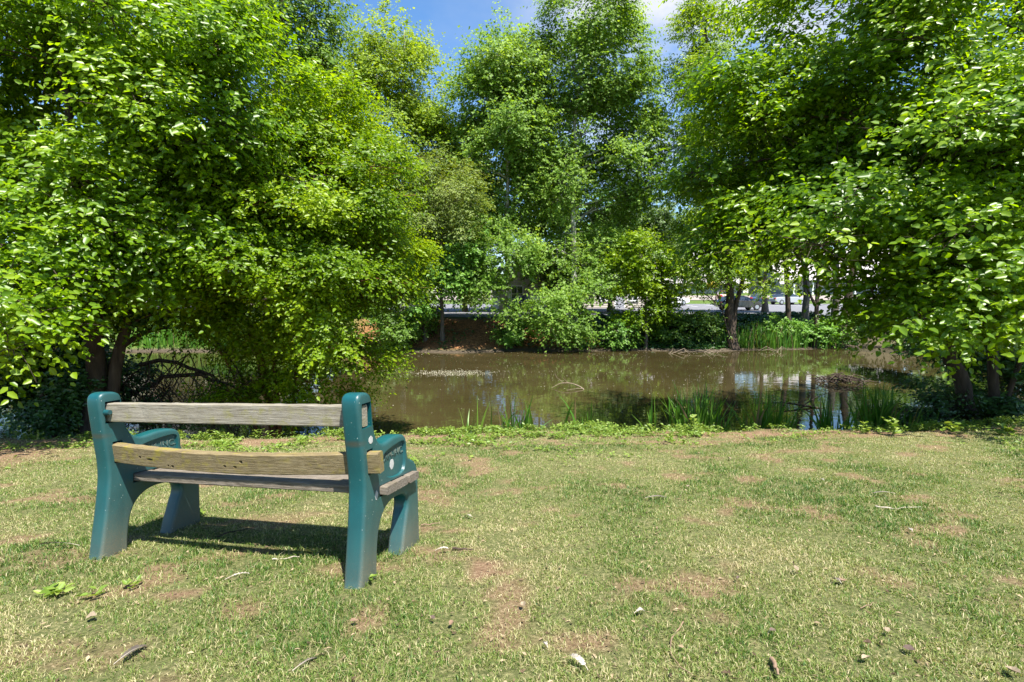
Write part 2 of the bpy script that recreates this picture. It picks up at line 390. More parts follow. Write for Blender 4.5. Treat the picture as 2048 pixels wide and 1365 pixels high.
# parking lot sheet and far road --------------------------------------
def sheet(name, x0, x1, t0, t1, dz, mat, nx=60, ny=24, par=True):
    u, v = np.meshgrid(np.linspace(0, 1, nx), np.linspace(0, 1, ny))
    XX = x0 + (x1 - x0) * u; YY = edge_far(XX) + t0 + (t1 - t0) * v if par else t0 + (t1 - t0) * v
    ZZ = terrain(XX, YY) + dz
    ii = np.arange(nx * ny).reshape(ny, nx)
    q = np.stack([ii[:-1, :-1], ii[:-1, 1:], ii[1:, 1:], ii[1:, :-1]], -1).reshape(-1, 4)
    return link(name, np_mesh(name, np.stack([XX, YY, ZZ], -1).reshape(-1, 3), q, np.full(len(q), 4), smooth_sh=True), mat)
M['asphalt'] = simple_mat('asphalt', (.13, .13, .14), .85, noise=.12, nscale=3)
M['concrete'] = simple_mat('concrete', (.24, .2, .175), .9, noise=.15, nscale=1.5)
M['paint_white'] = simple_mat('paint_white', (.75, .75, .73), .7)
tag(sheet('parking_lot', -14, 60, 5.4, 39.5, .05, M['asphalt'], 90, 70), kind='structure')
tag(sheet('path', -14, 60, 48, 61, .06, M['concrete'], 60, 20), kind='structure')
bm = bmesh.new()
for k in range(12):
    x = 6 + k * 2.7
    for (ya, yb) in ((61.5, 66.5),):
        pts = [(x, ya), (x + .12, ya), (x + .12, yb), (x, yb)]
        bm.faces.new([bm.verts.new((p[0], p[1], float(terrain(p[0], p[1])) + .062)) for p in pts])
me = bpy.data.meshes.new('parking_marking'); bm.to_mesh(me); bm.free()
tag(link('parking_marking', me, M['paint_white']), kind='structure')

# ------------------------------------------------------------------ bench
def plastic_mat():
    m, N, L = new_mat('teal_plastic')
    out = N.new('ShaderNodeOutputMaterial'); b = N.new('ShaderNodeBsdfPrincipled')
    tc = N.new('ShaderNodeTexCoord'); sep = N.new('ShaderNodeSeparateXYZ'); L.new(tc.outputs['Object'], sep.inputs['Vector'])
    def noise(s, d=5, sc=None):
        n = N.new('ShaderNodeTexNoise'); n.inputs['Scale'].default_value = s; n.inputs['Detail'].default_value = d; n.inputs['Roughness'].default_value = .65
        if sc:
            mp = N.new('ShaderNodeMapping'); mp.inputs['Scale'].default_value = sc
            L.new(tc.outputs['Object'], mp.inputs['Vector']); L.new(mp.outputs['Vector'], n.inputs['Vector'])
        else: L.new(tc.outputs['Object'], n.inputs['Vector'])
        return n
    def math_(op, a, c, clamp=False):
        x = N.new('ShaderNodeMath'); x.operation = op; x.use_clamp = clamp
        for i, s in enumerate((a, c)):
            if isinstance(s, (int, float)): x.inputs[i].default_value = s
            else: L.new(s, x.inputs[i])
        return x.outputs[0]
    def mix(f, a, c):
        x = N.new('ShaderNodeMix'); x.data_type = 'RGBA'; L.new(f, x.inputs['Factor'])
        for k, s in (('A', a), ('B', c)):
            if isinstance(s, tuple): x.inputs[k].default_value = (*s, 1)
            else: L.new(s, x.inputs[k])
        return x.outputs['Result']
    n1 = noise(6); base = ramp(N, [(.3, (.002, .050, .058)), (.7, (.004, .076, .082))]); L.new(n1.outputs['Fac'], base.inputs['Fac'])
    # dry dust film, thicker low down and on the sides, with fine speckles
    n2 = noise(260, 3); sp = ramp(N, [(.50, (0, 0, 0)), (.68, (1, 1, 1))]); L.new(n2.outputs['Fac'], sp.inputs['Fac'])
    n3 = noise(7, 6)
    geo = N.new('ShaderNodeNewGeometry'); vt = N.new('ShaderNodeVectorTransform'); vt.vector_type = 'NORMAL'
    vt.convert_from = 'WORLD'; vt.convert_to = 'OBJECT'; L.new(geo.outputs['True Normal'], vt.inputs['Vector'])
    sn = N.new('ShaderNodeSeparateXYZ'); L.new(vt.outputs['Vector'], sn.inputs['Vector'])
    side = math_('ABSOLUTE', sn.outputs['X'], 0)
    lowr = N.new('ShaderNodeMapRange'); lowr.inputs['From Min'].default_value = .36; lowr.inputs['From Max'].default_value = .02
    L.new(sep.outputs['Z'], lowr.inputs['Value'])
    low = lowr.outputs['Result']
    low2 = math_('MULTIPLY', low, low)
    film = math_('MULTIPLY', math_('MULTIPLY', side, n3.outputs['Fac']), .42)
    f1 = math_('ADD', film, math_('MULTIPLY', low2, math_('ADD', math_('MULTIPLY', side, .6), .42)), True)
    f2 = math_('MULTIPLY', f1, math_('ADD', math_('MULTIPLY', sp.outputs['Color'], .55), .5), True)
    col = mix(f2, base.outputs['Color'], (.14, .12, .075))
    # scattered pale chips
    n4 = noise(85, 3); ch = ramp(N, [(.71, (0, 0, 0)), (.735, (1, 1, 1))]); L.new(n4.outputs['Fac'], ch.inputs['Fac'])
    col = mix(ch.outputs['Color'], col, (.5, .55, .5))
    # brown scuff across the back of each post
    v = N.new('ShaderNodeVectorMath'); v.operation = 'SUBTRACT'; L.new(tc.outputs['Object'], v.inputs[0]); v.inputs[1].default_value = (0.05, -.02, .628)
    vs = N.new('ShaderNodeVectorMath'); vs.operation = 'MULTIPLY'; vs.inputs[1].default_value = (16, 14, 55); L.new(v.outputs['Vector'], vs.inputs[0])
    ln = N.new('ShaderNodeVectorMath'); ln.operation = 'LENGTH'; L.new(vs.outputs['Vector'], ln.inputs[0])
    sc = N.new('ShaderNodeMapRange'); sc.inputs['From Min'].default_value = 1.1; sc.inputs['From Max'].default_value = .3; sc.inputs['To Max'].default_value = .65
    L.new(ln.outputs['Value'], sc.inputs['Value'])
    col = mix(sc.outputs['Result'], col, (.06, .05, .03))
    L.new(col, b.inputs['Base Color'])
    rg = N.new('ShaderNodeMapRange'); rg.inputs['To Min'].default_value = .36; rg.inputs['To Max'].default_value = .85
    L.new(f2, rg.inputs['Value']); L.new(rg.outputs['Result'], b.inputs['Roughness'])
    bp = N.new('ShaderNodeBump'); bp.inputs['Strength'].default_value = .25; bp.inputs['Distance'].default_value = .002
    L.new(n2.outputs['Fac'], bp.inputs['Height']); L.new(bp.outputs['Normal'], b.inputs['Normal'])
    L.new(b.outputs['BSDF'], out.inputs['Surface'])
    return m

def wood_mat(name, dark, mid, light, lichen, lichen_amt):
    m, N, L = new_mat(name)
    out = N.new('ShaderNodeOutputMaterial'); b = N.new('ShaderNodeBsdfPrincipled'); b.inputs['Roughness'].default_value = .88
    b.inputs['Specular IOR Level'].default_value = .2
    tc = N.new('ShaderNodeTexCoord')
    def noise(s, d, sc):
        n = N.new('ShaderNodeTexNoise'); n.inputs['Scale'].default_value = s; n.inputs['Detail'].default_value = d; n.inputs['Roughness'].default_value = .7
        n.inputs['Distortion'].default_value = .3
        mp = N.new('ShaderNodeMapping'); mp.inputs['Scale'].default_value = sc
        L.new(tc.outputs['Object'], mp.inputs['Vector']); L.new(mp.outputs['Vector'], n.inputs['Vector']); return n
    g1 = noise(9, 10, (.6, 17, 17)); g2 = noise(60, 5, (.25, 7, 7)); g3 = noise(14, 6, (1, 1.5, 1.5)); g4 = noise(5, 3, (1, 1, 1))
    add = N.new('ShaderNodeMath'); add.operation = 'MULTIPLY_ADD'; L.new(g2.outputs['Fac'], add.inputs[0]); add.inputs[1].default_value = .6
    L.new(g1.outputs['Fac'], add.inputs[2])
    sub = N.new('ShaderNodeMath'); sub.operation = 'SUBTRACT'; L.new(add.outputs[0], sub.inputs[0]); sub.inputs[1].default_value = .3
    r = ramp(N, [(.26, dark), (.42, mid), (.72, light)]); L.new(sub.outputs[0], r.inputs['Fac'])
    lr = ramp(N, [(.5, (0, 0, 0)), (.64, (lichen_amt,) * 3)]); L.new(g3.outputs['Fac'], lr.inputs['Fac'])
    lr2 = ramp(N, [(.4, (0, 0, 0)), (.6, (1, 1, 1))]); L.new(g4.outputs['Fac'], lr2.inputs['Fac'])
    mm = N.new('ShaderNodeMath'); mm.operation = 'MULTIPLY'; L.new(lr.outputs['Color'], mm.inputs[0]); L.new(lr2.outputs['Color'], mm.inputs[1])
    mx = N.new('ShaderNodeMix'); mx.data_type = 'RGBA'; L.new(mm.outputs[0], mx.inputs['Factor']); L.new(r.outputs['Color'], mx.inputs['A'])
    mx.inputs['B'].default_value = (*lichen, 1); L.new(mx.outputs['Result'], b.inputs['Base Color'])
    bp = N.new('ShaderNodeBump'); bp.inputs['Strength'].default_value = .8; bp.inputs['Distance'].default_value = .004
    L.new(sub.outputs[0], bp.inputs['Height']); L.new(bp.outputs['Normal'], b.inputs['Normal'])
    L.new(b.outputs['BSDF'], out.inputs['Surface'])
    return m

M['plastic'] = plastic_mat()
M['wood_top'] = wood_mat('wood_top', (.045, .036, .026), (.165, .145, .108), (.32, .295, .24), (.2, .19, .05), .6)
M['wood_low'] = wood_mat('wood_low', (.045, .03, .015), (.14, .105, .05), (.25, .2, .115), (.24, .2, .03), .8)
M['wood_seat'] = wood_mat('wood_seat', (.035, .026, .018), (.11, .09, .068), (.27, .235, .195), (.12, .1, .05), .4)
M['sticker'] = simple_mat('sticker', (.36, .36, .34), .6, noise=.15, nscale=60)
M['steel'] = simple_mat('steel', (.4, .4, .4), .35, metal=1)

BL, BW = 1.575, 0.09
B_ROLL, B_TILT, B_YAW = -0.041, -0.103, -0.25
bx0, by0 = -2.186, 2.566
Rm = Matrix.Rotation(B_YAW, 4, 'Z') @ Matrix.Rotation(B_TILT, 4, 'X') @ Matrix.Rotation(B_ROLL, 4, 'Y')
bench = empty('park_bench')
bench.matrix_world = Matrix.Translation((bx0, by0, 0.0)) @ Rm
tag(bench, 'weathered wooden plank bench on two teal moulded plastic ends, facing the pond', 'bench')

def closed_curve(pts, n=3):
    """Catmull-Rom through closed polygon"""
    P = np.array(pts, float); out = []
    m = len(P)
    for i in range(m):
        p0, p1, p2, p3 = P[i - 1], P[i], P[(i + 1) % m], P[(i + 2) % m]
        for t in np.linspace(0, 1, n, endpoint=False):
            out.append(.5 * ((2 * p1) + (-p0 + p2) * t + (2 * p0 - 5 * p1 + 4 * p2 - p3) * t * t + (-p0 + 3 * p1 - 3 * p2 + p3) * t ** 3))
    return out

def prism(bm, prof, x0, x1, inset=None):
    """profile in (y,z), extruded along x; inset shrinks the x1 end towards the centre"""
    c = np.mean(prof, 0)
    a = [bm.verts.new((x0, p[0], p[1])) for p in prof]
    q = prof if inset is None else [c + (np.array(p) - c) * (1 - inset) for p in prof]
    b = [bm.verts.new((x1, p[0], p[1])) for p in q]
    n = len(prof)
    bm.faces.new(a); bm.faces.new(b[::-1])
    for i in range(n): bm.faces.new([a[i], b[i], b[(i + 1) % n], a[(i + 1) % n]])

def temp_obj(bm):
    bmesh.ops.recalc_face_normals(bm, faces=bm.faces)
    me = bpy.data.meshes.new('t'); bm.to_mesh(me); bm.free()
    o = bpy.data.objects.new('t', me); COL.objects.link(o); return o

def baked(o, name):
    dg = bpy.context.evaluated_depsgraph_get(); dg.update()
    me = bpy.data.meshes.new_from_object(o.evaluated_get(dg)); me.name = name
    bpy.data.objects.remove(o); return me

FRAME = [(-.03, -.06), (-.02, .01), (-.012, .08), (-.004, .15), (.006, .24), (.014, .33), (.018, .41), (.012, .49), (.0, .56), (-.014, .64),
         (-.028, .72), (-.038, .79), (-.036, .832), (-.014, .853), (.025, .857), (.06, .850), (.082, .826), (.091, .77), (.102, .70), (.118, .655),
         (.145, .618), (.185, .600), (.23, .603), (.30, .615), (.37, .617), (.42, .605), (.444, .575), (.450, .54), (.454, .502), (.472, .476),
         (.52, .457), (.555, .43), (.578, .39), (.585, .33), (.588, .25), (.592, .15), (.598, .02), (.602, -.09),
         (.37, -.09), (.388, .02), (.403, .08), (.42, .13), (.438, .184), (.452, .225), (.45, .262), (.425, .288), (.38, .303), (.32, .307),
         (.27, .303), (.225, .288), (.18, .255), (.148, .20), (.133, .12), (.128, .02), (.132, -.06)]
PANEL = [(.186, .45), (.173, .49), (.176, .525), (.197, .552), (.25, .566), (.32, .578), (.385, .584), (.418, .574), (.427, .54), (.428, .50), (.425, .455), (.402, .422), (.34, .411), (.25, .421)]
def make_frame(side):
    bm = bmesh.new(); prism(bm, closed_curve(FRAME, 3), 0, BW)
    body = temp_obj(bm)
    mod = body.modifiers.new('bev', 'BEVEL'); mod.width = .017; mod.segments = 4; mod.limit_method = 'ANGLE'; mod.angle_limit = math.radians(50)
    cut = bmesh.new()
    pp = closed_curve(PANEL, 3)
    prism(cut, pp, BW + .004, BW - .014, .05); prism(cut, pp, -.004, .014, .05)
    # through slots for the two back planks, ledge for the seat
    prism(cut, [(-.004, .692), (.079, .700), (.074, .812), (-.008, .806)], -.01 if side > 0 else .02, BW + .01)
    prism(cut, [(.046, .478), (.102, .482), (.086, .596), (.034, .592)], -.01 if side > 0 else .02, BW + .01)
    prism(cut, [(.15, .352), (.52, .354), (.52, .402), (.15, .406)], -.01 if side > 0 else .02, BW + .01)
    co = temp_obj(cut)
    bo = body.modifiers.new('bool', 'BOOLEAN'); bo.operation = 'DIFFERENCE'; bo.object = co; bo.solver = 'EXACT'
    bo.use_self = True
    me = baked(body, 'end_frame'); bpy.data.objects.remove(co)
    me.materials.clear(); me.materials.append(M['plastic'])
    for p in me.polygons: p.use_smooth = True
    me.set_sharp_from_angle(angle=math.radians(38))
    o = link('end_frame', me, None, bench); o.location = (0 if side < 0 else BL - BW, 0, 0)
    return o
frames = [make_frame(-1), make_frame(1)]

def text_mesh(body, size, extrude):
    cu = bpy.data.curves.new('lettering', 'FONT'); cu.body = body; cu.size = size; cu.extrude = extrude; cu.bevel_depth = .0006
    cu.space_character = 1.08
    o = bpy.data.objects.new('t', cu); COL.objects.link(o)
    return baked(o, 'lettering')
for fr in frames:
    me = text_mesh('CRM-INC.', .050, .0012); me.materials.clear(); me.materials.append(M['plastic'])
    o = link('lettering', me, None, fr)
    # local x of the text runs along +y of the bench, text up is +z, facing +x
    Rt = Matrix(((0, 0, 1, BW - .0125), (1, 0, 0, .192), (0, 1, 0, .505), (0, 0, 0, 1)))
    o.matrix_local = Rt @ Matrix.Rotation(math.radians(3.5), 4, 'Z')
def flake(parent, y, z, r, sx, sz, seed):
    rng = np.random.default_rng(seed); bm = bmesh.new(); n = 9
    pts = [(y + r * sx * math.cos(a) * rng.uniform(.8, 1.15), z + r * sz * math.sin(a) * rng.uniform(.8, 1.15)) for a in np.arange(n) / n * 2 * math.pi]
    return bm, pts
def sticker(parent, x, y, z, sx, sz, seed):
    bm, pts = flake(parent, y, z, 1, sx, sz, seed); prism(bm, pts, x, x + .0012)
    me = bpy.data.meshes.new('worn_patch'); bmesh.ops.recalc_face_normals(bm, faces=bm.faces); bm.to_mesh(me); bm.free()
    link('worn_patch', me, M['sticker'], parent)
sticker(frames[1], BW - .0135, .298, .478, .022, .027, 1)
sticker(frames[1], BW + .0002, .068, .636, .020, .018, 2)
sticker(frames[1], BW + .0002, .118, .372, .013, .022, 5)
# peg beside the top plank of the far end
bm = bmesh.new(); bmesh.ops.create_cone(bm, cap_ends=True, segments=16, radius1=.016, radius2=.013, depth=.05,
                                         matrix=Matrix.Translation((BW + .006, -.004, .752)) @ Matrix.Rotation(math.pi / 2, 4, 'Y'))
bmesh.ops.bevel(bm, geom=[e for e in bm.edges], offset=.002, segments=2, affect='EDGES')
me = bpy.data.meshes.new('peg'); bm.to_mesh(me); bm.free(); link('peg', me, M['plastic'], frames[0])

def plank(name, x0, x1, yc, zc, th, h, ang, mat, bow=None, holes=(), nx=40, seed=0):
    """th across y, h across z before rotating by ang about x"""
    rng = np.random.default_rng(seed)
    bm = bmesh.new(); rings = []
    r = .005
    prof = [(-th / 2 + r, -h / 2), (th / 2 - r, -h / 2), (th / 2, -h / 2 + r), (th / 2, h / 2 - r), (th / 2 - r, h / 2), (-th / 2 + r, h / 2), (-th / 2, h / 2 - r), (-th / 2, -h / 2 + r)]
    for i in range(nx + 1):
        t = i / nx; x = x0 + (x1 - x0) * t
        dy, dz = bow(t) if bow else (0, 0)
        j = rng.normal(0, .0007, (8, 2))
        ring = []
        for k, (a, c) in enumerate(prof):
            a += j[k, 0]; c += j[k, 1]
            y = yc + a * math.cos(ang) - c * math.sin(ang) + dy; z = zc + a * math.sin(ang) + c * math.cos(ang) + dz
            ring.append(bm.verts.new((x, y, z)))
        rings.append(ring)
    for a, c in zip(rings[:-1], rings[1:]):
        for k in range(8): bm.faces.new([a[k], a[(k + 1) % 8], c[(k + 1) % 8], c[k]])
    bm.faces.new(rings[0][::-1]); bm.faces.new(rings[-1])
    o = temp_obj(bm)
    if holes:
        cb = bmesh.new()
        for (x, y, z, sx, sz) in holes:
            bmesh.ops.create_icosphere(cb, subdivisions=2, radius=1, matrix=Matrix.Translation((x, y, z)) @ Matrix.Diagonal((sx, .02, sz, 1)))
        co = temp_obj(cb); md = o.modifiers.new('b', 'BOOLEAN'); md.object = co; md.operation = 'DIFFERENCE'; md.solver = 'EXACT'
        me = baked(o, name); bpy.data.objects.remove(co)
    else: me = baked(o, name)
    me.materials.clear(); me.materials.append(mat)
    return link(name, me, None, bench)
plank('back_plank', .028, BL - .008, .032, .750, .046, .098, 0.05, M['wood_top'], seed=1)
bow = lambda t: (-.045 * math.sin(math.pi * t) ** 1.0, -.022 * math.sin(math.pi * t))
hz = [(.285, .049, .010, .006), (.352, .044, .024, .006), (.475, .0415, .007, .005), (.505, .0385, .010, .007), (.83, .036, .010, .006), (.888, .0355, .011, .006), (.925, .037, .010, .008)]
holes = []
for (x, zz, sx, sz) in hz:
    t = (x - .03) / (BL + .055 - .03); dy, dz = bow(t)
    zo = {.285: -.004, .352: -.010, .475: -.032, .505: -.034, .83: -.014, .888: -.016, .925: .010}[x]
    holes.append((x, .066 - .022 + dy - zo * .17, .537 + dz + zo, sx, sz))
plank('back_plank', .03, BL + .055, .066, .537, .043, .098, 0.17, M['wood_low'], bow=bow, holes=holes, seed=2)
for (ya, yb, z, dx) in ((.157, .262, .381, .036), (.277, .390, .378, .030), (.404, .514, .3795, .034)):
    plank('seat_plank', .03, BL + dx, (ya + yb) / 2, z, yb - ya, .041, 0.012, M['wood_seat'], seed=int(ya * 100))

# ------------------------------------------------------------------ trees
def tree(name, label, group, Y, trunks, lobes, mat, bark, leaf=.09, aspect=.8, tmpl=LEAF_NEAR, n_sprays=3000, per=10, spray_len=.42,
         droop=.35, clump=.55, clumps_per=10, twigs=True, shell=.45, seed=1, r_trunk=.16, updir=.1, flat=.6, base_z=None, limb_r=.35, extra=None,
         cat='tree', sides=8, near=0):
    """trunks: list of [(px,py,Y)...] polylines, root first; lobes: (px,py,rx,ry,dY,rY,weight): ellipsoids that hold the leaves"""
    rng = np.random.default_rng(seed)
    root = at(*trunks[0][0]) if len(trunks[0][0]) == 3 else at(*trunks[0][0], Y)
    root = np.array([root[0], root[1], float(terrain(root[0], root[1])) - .05])
    lines = []; skel_P = []; skel_R = []
    for ti, tr in enumerate(trunks):
        P = np.array([at(q[0], q[1], q[2] if len(q) > 2 else Y) for q in tr])
        if ti == 0 or len(tr[0]) < 4:
            P[0, 2] = float(terrain(P[0, 0], P[0, 1])) - .1
        k = len(P); rr = r_trunk * (1 if ti == 0 else (.62 if ti == 1 else .36))
        R = rr * (1 - .8 * np.linspace(0, 1, k) ** .9)
        P, R = resample(P, R, max(10, 4 * k))
        R[0] *= 1.45; R[1] *= 1.15
        P = wobble(P, rr * .25, rng)
        lines.append((P, R)); skel_P.append(P); skel_R.append(R)
    SP = np.concatenate(skel_P); SR = np.concatenate(skel_R)
    cents, rads, wts = [], [], []
    for lb in lobes:
        px, py, rx, ry, dY, rY, w = lb
        if near: dY = dY + float(np.clip(.0024 * (430 - py), -.7, 1.1))   # the crown spreads outward lower down
        c = at(px, py, Y + dY); s = (Y + dY) / 1024.0
        cents.append(c); rads.append((rx * s, rY, ry * s)); wts.append(w * (rx * s * ry * s * rY) ** .67)
    wts = np.array(wts); wts = wts / wts.sum()
    O_all, D_all, T_all = [], [], []
    twig_lines = []
    for c, r, w in zip(cents, rads, wts):
        r = np.array(r); ns = int(n_sprays * w)
        # limb
        cost = np.linalg.norm(SP - c, axis=1) + 2.2 * np.maximum(0, SP[:, 2] - c[2] + .3 * r[2])
        j = int(np.argmin(cost)); p0 = SP[j]; r0 = min(SR[j] * .8, max(.009, r_trunk * limb_r * (r.mean() / 1.8) ** 1.1))
        mid = (p0 + c) / 2 + np.array([0, 0, .15 * np.linalg.norm(c - p0)]) + rng.normal(0, .1, 3) * np.linalg.norm(c - p0) * .5
        Lb = wobble(bezier(p0, mid, c, 12), .03 * r.mean(), rng); Rl = np.linspace(r0, max(.007, r0 * .3), 12)
        lines.append((Lb, Rl))
        nc = max(3, int(clumps_per * (0.5 + w * len(cents) * .5)))
        u = nrm(rng.normal(0, 1, (nc, 3))); rad = shell + (1 - shell) * rng.random(nc) ** .6
        if near: rad = .15 + 1.15 * rng.random(nc) ** .8
        cc = c + u * rad[:, None] * r
        for q in cc:
            t = int(rng.integers(4, 12)); s0 = Lb[t]; dd = np.linalg.norm(q - s0)
            m = (s0 + q) / 2 + rng.normal(0, .12, 3) * dd + np.array([0, 0, .08 * dd])
            rb = max(.005, Rl[t] * .5)
            lines.append((wobble(bezier(s0, m, q, 8), .02 * dd, rng), np.linspace(rb, .003, 8)))
        pw = rng.uniform(.35, 1.6, nc); ci = rng.choice(nc, ns, p=pw / pw.sum())
        csz = rng.uniform(.6, 1.45, nc)
        off = nrm(rng.normal(0, 1, (ns, 3))) * (rng.random((ns, 1)) ** .5) * clump * np.array([1, 1, flat]) * (r.mean() / 1.5) ** .4 * csz[ci][:, None]
        O = cc[ci] + off
        keep = (((O - c) / (r * (1.4 if near else 1.15))) ** 2).sum(1) < 1.0
        O = O[keep]; off = off[keep]; ci = ci[keep]
        D = nrm((O - c) / r) * .8 + nrm(off) * .6 + rng.normal(0, .35, O.shape); D[:, 2] = D[:, 2] * .6 + updir
        O_all.append(O); D_all.append(nrm(D))
        T_all.append(np.clip(rng.normal(.52, .16, nc)[ci] + rng.normal(0, .06, len(O)), 0, 1))
        if twigs:
            step = max(1, int(len(O) / (1200 * w * len(cents) / len(cents)) if w > 0 else 1))
            for q in range(0, len(O), max(1, len(O) // int(max(10, twigs * w)))):
                e = O[q] + D_all[-1][q] * spray_len * .95
                e2 = e - np.array([0, 0, .12 * spray_len])
                m0 = (cc[ci[q]] + O[q]) / 2 + rng.normal(0, .04, 3)
                twig_lines.append((np.array([cc[ci[q]], m0, O[q], (O[q] + e) / 2, e2]), np.array([.007, .006, .0045, .003, .0015]) * (1 if leaf > .07 else .8)))
    O = np.concatenate(O_all); D = np.concatenate(D_all); T = np.concatenate(T_all)
    if extra is not None:
        O = np.concatenate([O, extra[0]]); D = np.concatenate([D, nrm(extra[1])]); T = np.concatenate([T, np.full(len(extra[0]), .6)])
    # keep sprays above the ground or water
    zz = np.maximum(terrain(O[:, 0], O[:, 1]), WATER_Z) + .12
    k = O[:, 2] > zz; O, D, T = O[k], D[k], T[k]
    n = len(O)
    t = (np.arange(per) + .5) / per
    tt = np.tile(t, n); oi = np.repeat(np.arange(n), per)
    Lg = spray_len * rng.uniform(.6, 1.25, n) * np.where(rng.random(n) < .1, 1.7, 1)
    pos = O[oi] + D[oi] * (tt * Lg[oi])[:, None]; pos[:, 2] -= .26 * spray_len * tt ** 2
    pos += rng.normal(0, .012 + leaf * .12, pos.shape)
    side = nrm(np.cross(D, np.array([0, 0, 1.]))); sg = np.where(np.tile(np.arange(per) % 2, n) == 0, 1., -1.)
    ax = D[oi] * .55 + side[oi] * (sg * .8)[:, None] + rng.normal(0, .3, pos.shape); ax[:, 2] -= droop
    outw = nrm((pos - pos.mean(0)) * np.array([1, 1, .3])) * np.array([1, 1, .0])
    nr = rng.normal(0, .42, pos.shape) + np.array([.12, -.3, .8]) + outw * .85
    sz = leaf * np.clip(rng.normal(1, .28, len(pos)), .4, 1.7)
    asp = aspect * rng.uniform(.85, 1.15, len(pos))
    tone = np.clip(T[oi] + rng.normal(0, .16, len(pos)) + .12 * (tt - .5), 0, 1)
    em = empty(name, tuple(root)); tag(em, label, cat, group)
    off = -root
    for (P, R) in lines + twig_lines: P += off
    main = [(np.asarray(P), R) for P, R in lines]
    tk = link('trunk', tubes_mesh('trunk', main + twig_lines, sides), M[bark], em)
    link('crown', leaves_mesh('crown', pos + off, ax, nr, sz, asp, tmpl, tone), M[mat], em)
    return em

NEAR_G = 'trees leaning over the near bank'
FAR_G = 'trees along the far bank'
# big-leaved tree at the left of the bench
tree('mulberry_tree', 'large broad-leaved tree overhanging from the left behind the bench, thick dark leaning trunk', NEAR_G, 8.2,
     [[(170, 830, 8.4), (195, 700, 8.3), (205, 600, 8.2), (185, 470, 8.0), (150, 300, 7.8), (120, 120, 7.6)],
      [(190, 828, 8.3), (250, 640, 8.4), (300, 500, 8.6), (330, 300, 8.8), (360, 150, 8.8)],
      [(150, 830, 8.4), (230, 700, 8.6, 0), (300, 655, 9.2), (400, 650, 9.6), (460, 710, 9.6), (500, 790, 9.6)],
      [(120, 835, 8.4), (60, 700, 8.3), (-40, 560, 8.1), (-150, 400, 7.9)]],
     [(60, 90, 230, 190, -1.2, 1.9, 1.1), (330, 60, 200, 170, -.3, 1.7, 1.0), (-160, 250, 220, 260, -.5, 1.8, .8), (120, 330, 230, 170, -1.0, 1.6, 1.1),
      (380, 270, 190, 170, -.6, 1.5, 1.1), (-20, 490, 150, 140, -1.5, 1.0, .8), (20, 640, 85, 110, -2.0, .7, .42), (250, 480, 170, 90, -.4, 1.3, .75),
      (470, 160, 110, 120, 0, 1.2, .6), (-100, -150, 330, 200, -.6, 2.2, .5), (250, -170, 330, 180, 0, 2.4, .5), (20, 700, 160, 120, 1.2, 1.0, .5), (150, 590, 130, 80, .6, .9, .5), (330, 560, 130, 70, .5, .9, .5), (-60, 590, 120, 120, -1.0, .9, .8),
      (60, 560, 100, 80, -1.6, .7, .7), (50, 690, 55, 60, -1.9, .5, .3), (440, 600, 80, 60, .6, .8, .5), (250, 600, 60, 40, 1.0, .6, .4), (360, 620, 90, 30, 1.2, .6, .4)],
     'leaf_mulberry', 'bark_dark', leaf=.077, aspect=.64, near=1, n_sprays=19000, per=9, spray_len=.46, clump=.62, clumps_per=11, twigs=2200, seed=11, r_trunk=.165, shell=.35)
# dense rounded tree between that one and the water
tree('round_tree', 'dense rounded small-leaved tree with orange-brown stems, drooping to the water beyond the bench', NEAR_G, 9.6,
     [[(560, 820, 9.8), (520, 700, 9.7), (470, 600, 9.6), (430, 540, 9.5), (412, 440, 9.4), (420, 330, 9.4)],
      [(565, 820, 9.8), (530, 560, 9.6), (590, 450, 9.4), (660, 330, 9.3)],
      [(570, 820, 9.8), (600, 640, 9.6), (690, 520, 9.5), (760, 460, 9.5)],
      [(555, 820, 9.8), (440, 690, 9.4), (360, 640, 9.2)]],
     [(560, 330, 170, 150, -.5, 1.4, 1.2), (685, 430, 120, 145, -.2, 1.3, 1.1), (650, 580, 150, 120, -.3, 1.2, 1.1), (745, 590, 65, 100, .6, .8, .6),
      (520, 500, 140, 120, -.8, 1.1, .9), (690, 715, 90, 65, .7, .8, .6), (610, 690, 110, 90, .6, .9, .6), (450, 380, 120, 130, -.3, 1.2, .8),
      (775, 480, 42, 85, .2, .7, .45), (640, 240, 90, 60, 0, .9, .55), (755, 340, 65, 60, 0, .8, .5), (540, 760, 110, 60, .5, .7, .5), (470, 640, 90, 60, .3, .8, .5), (620, 780, 100, 45, .4, .6, .5), (520, 690, 90, 80, .8, .7, .6), (640, 350, 60, 70, -.4, .8, .6)],
     'leaf_bush', 'bark_orange', leaf=.058, aspect=.62, near=1, n_sprays=19000, per=10, spray_len=.4, clump=.5, clumps_per=13, twigs=1500, seed=12, r_trunk=.085, shell=.4, limb_r=.5)
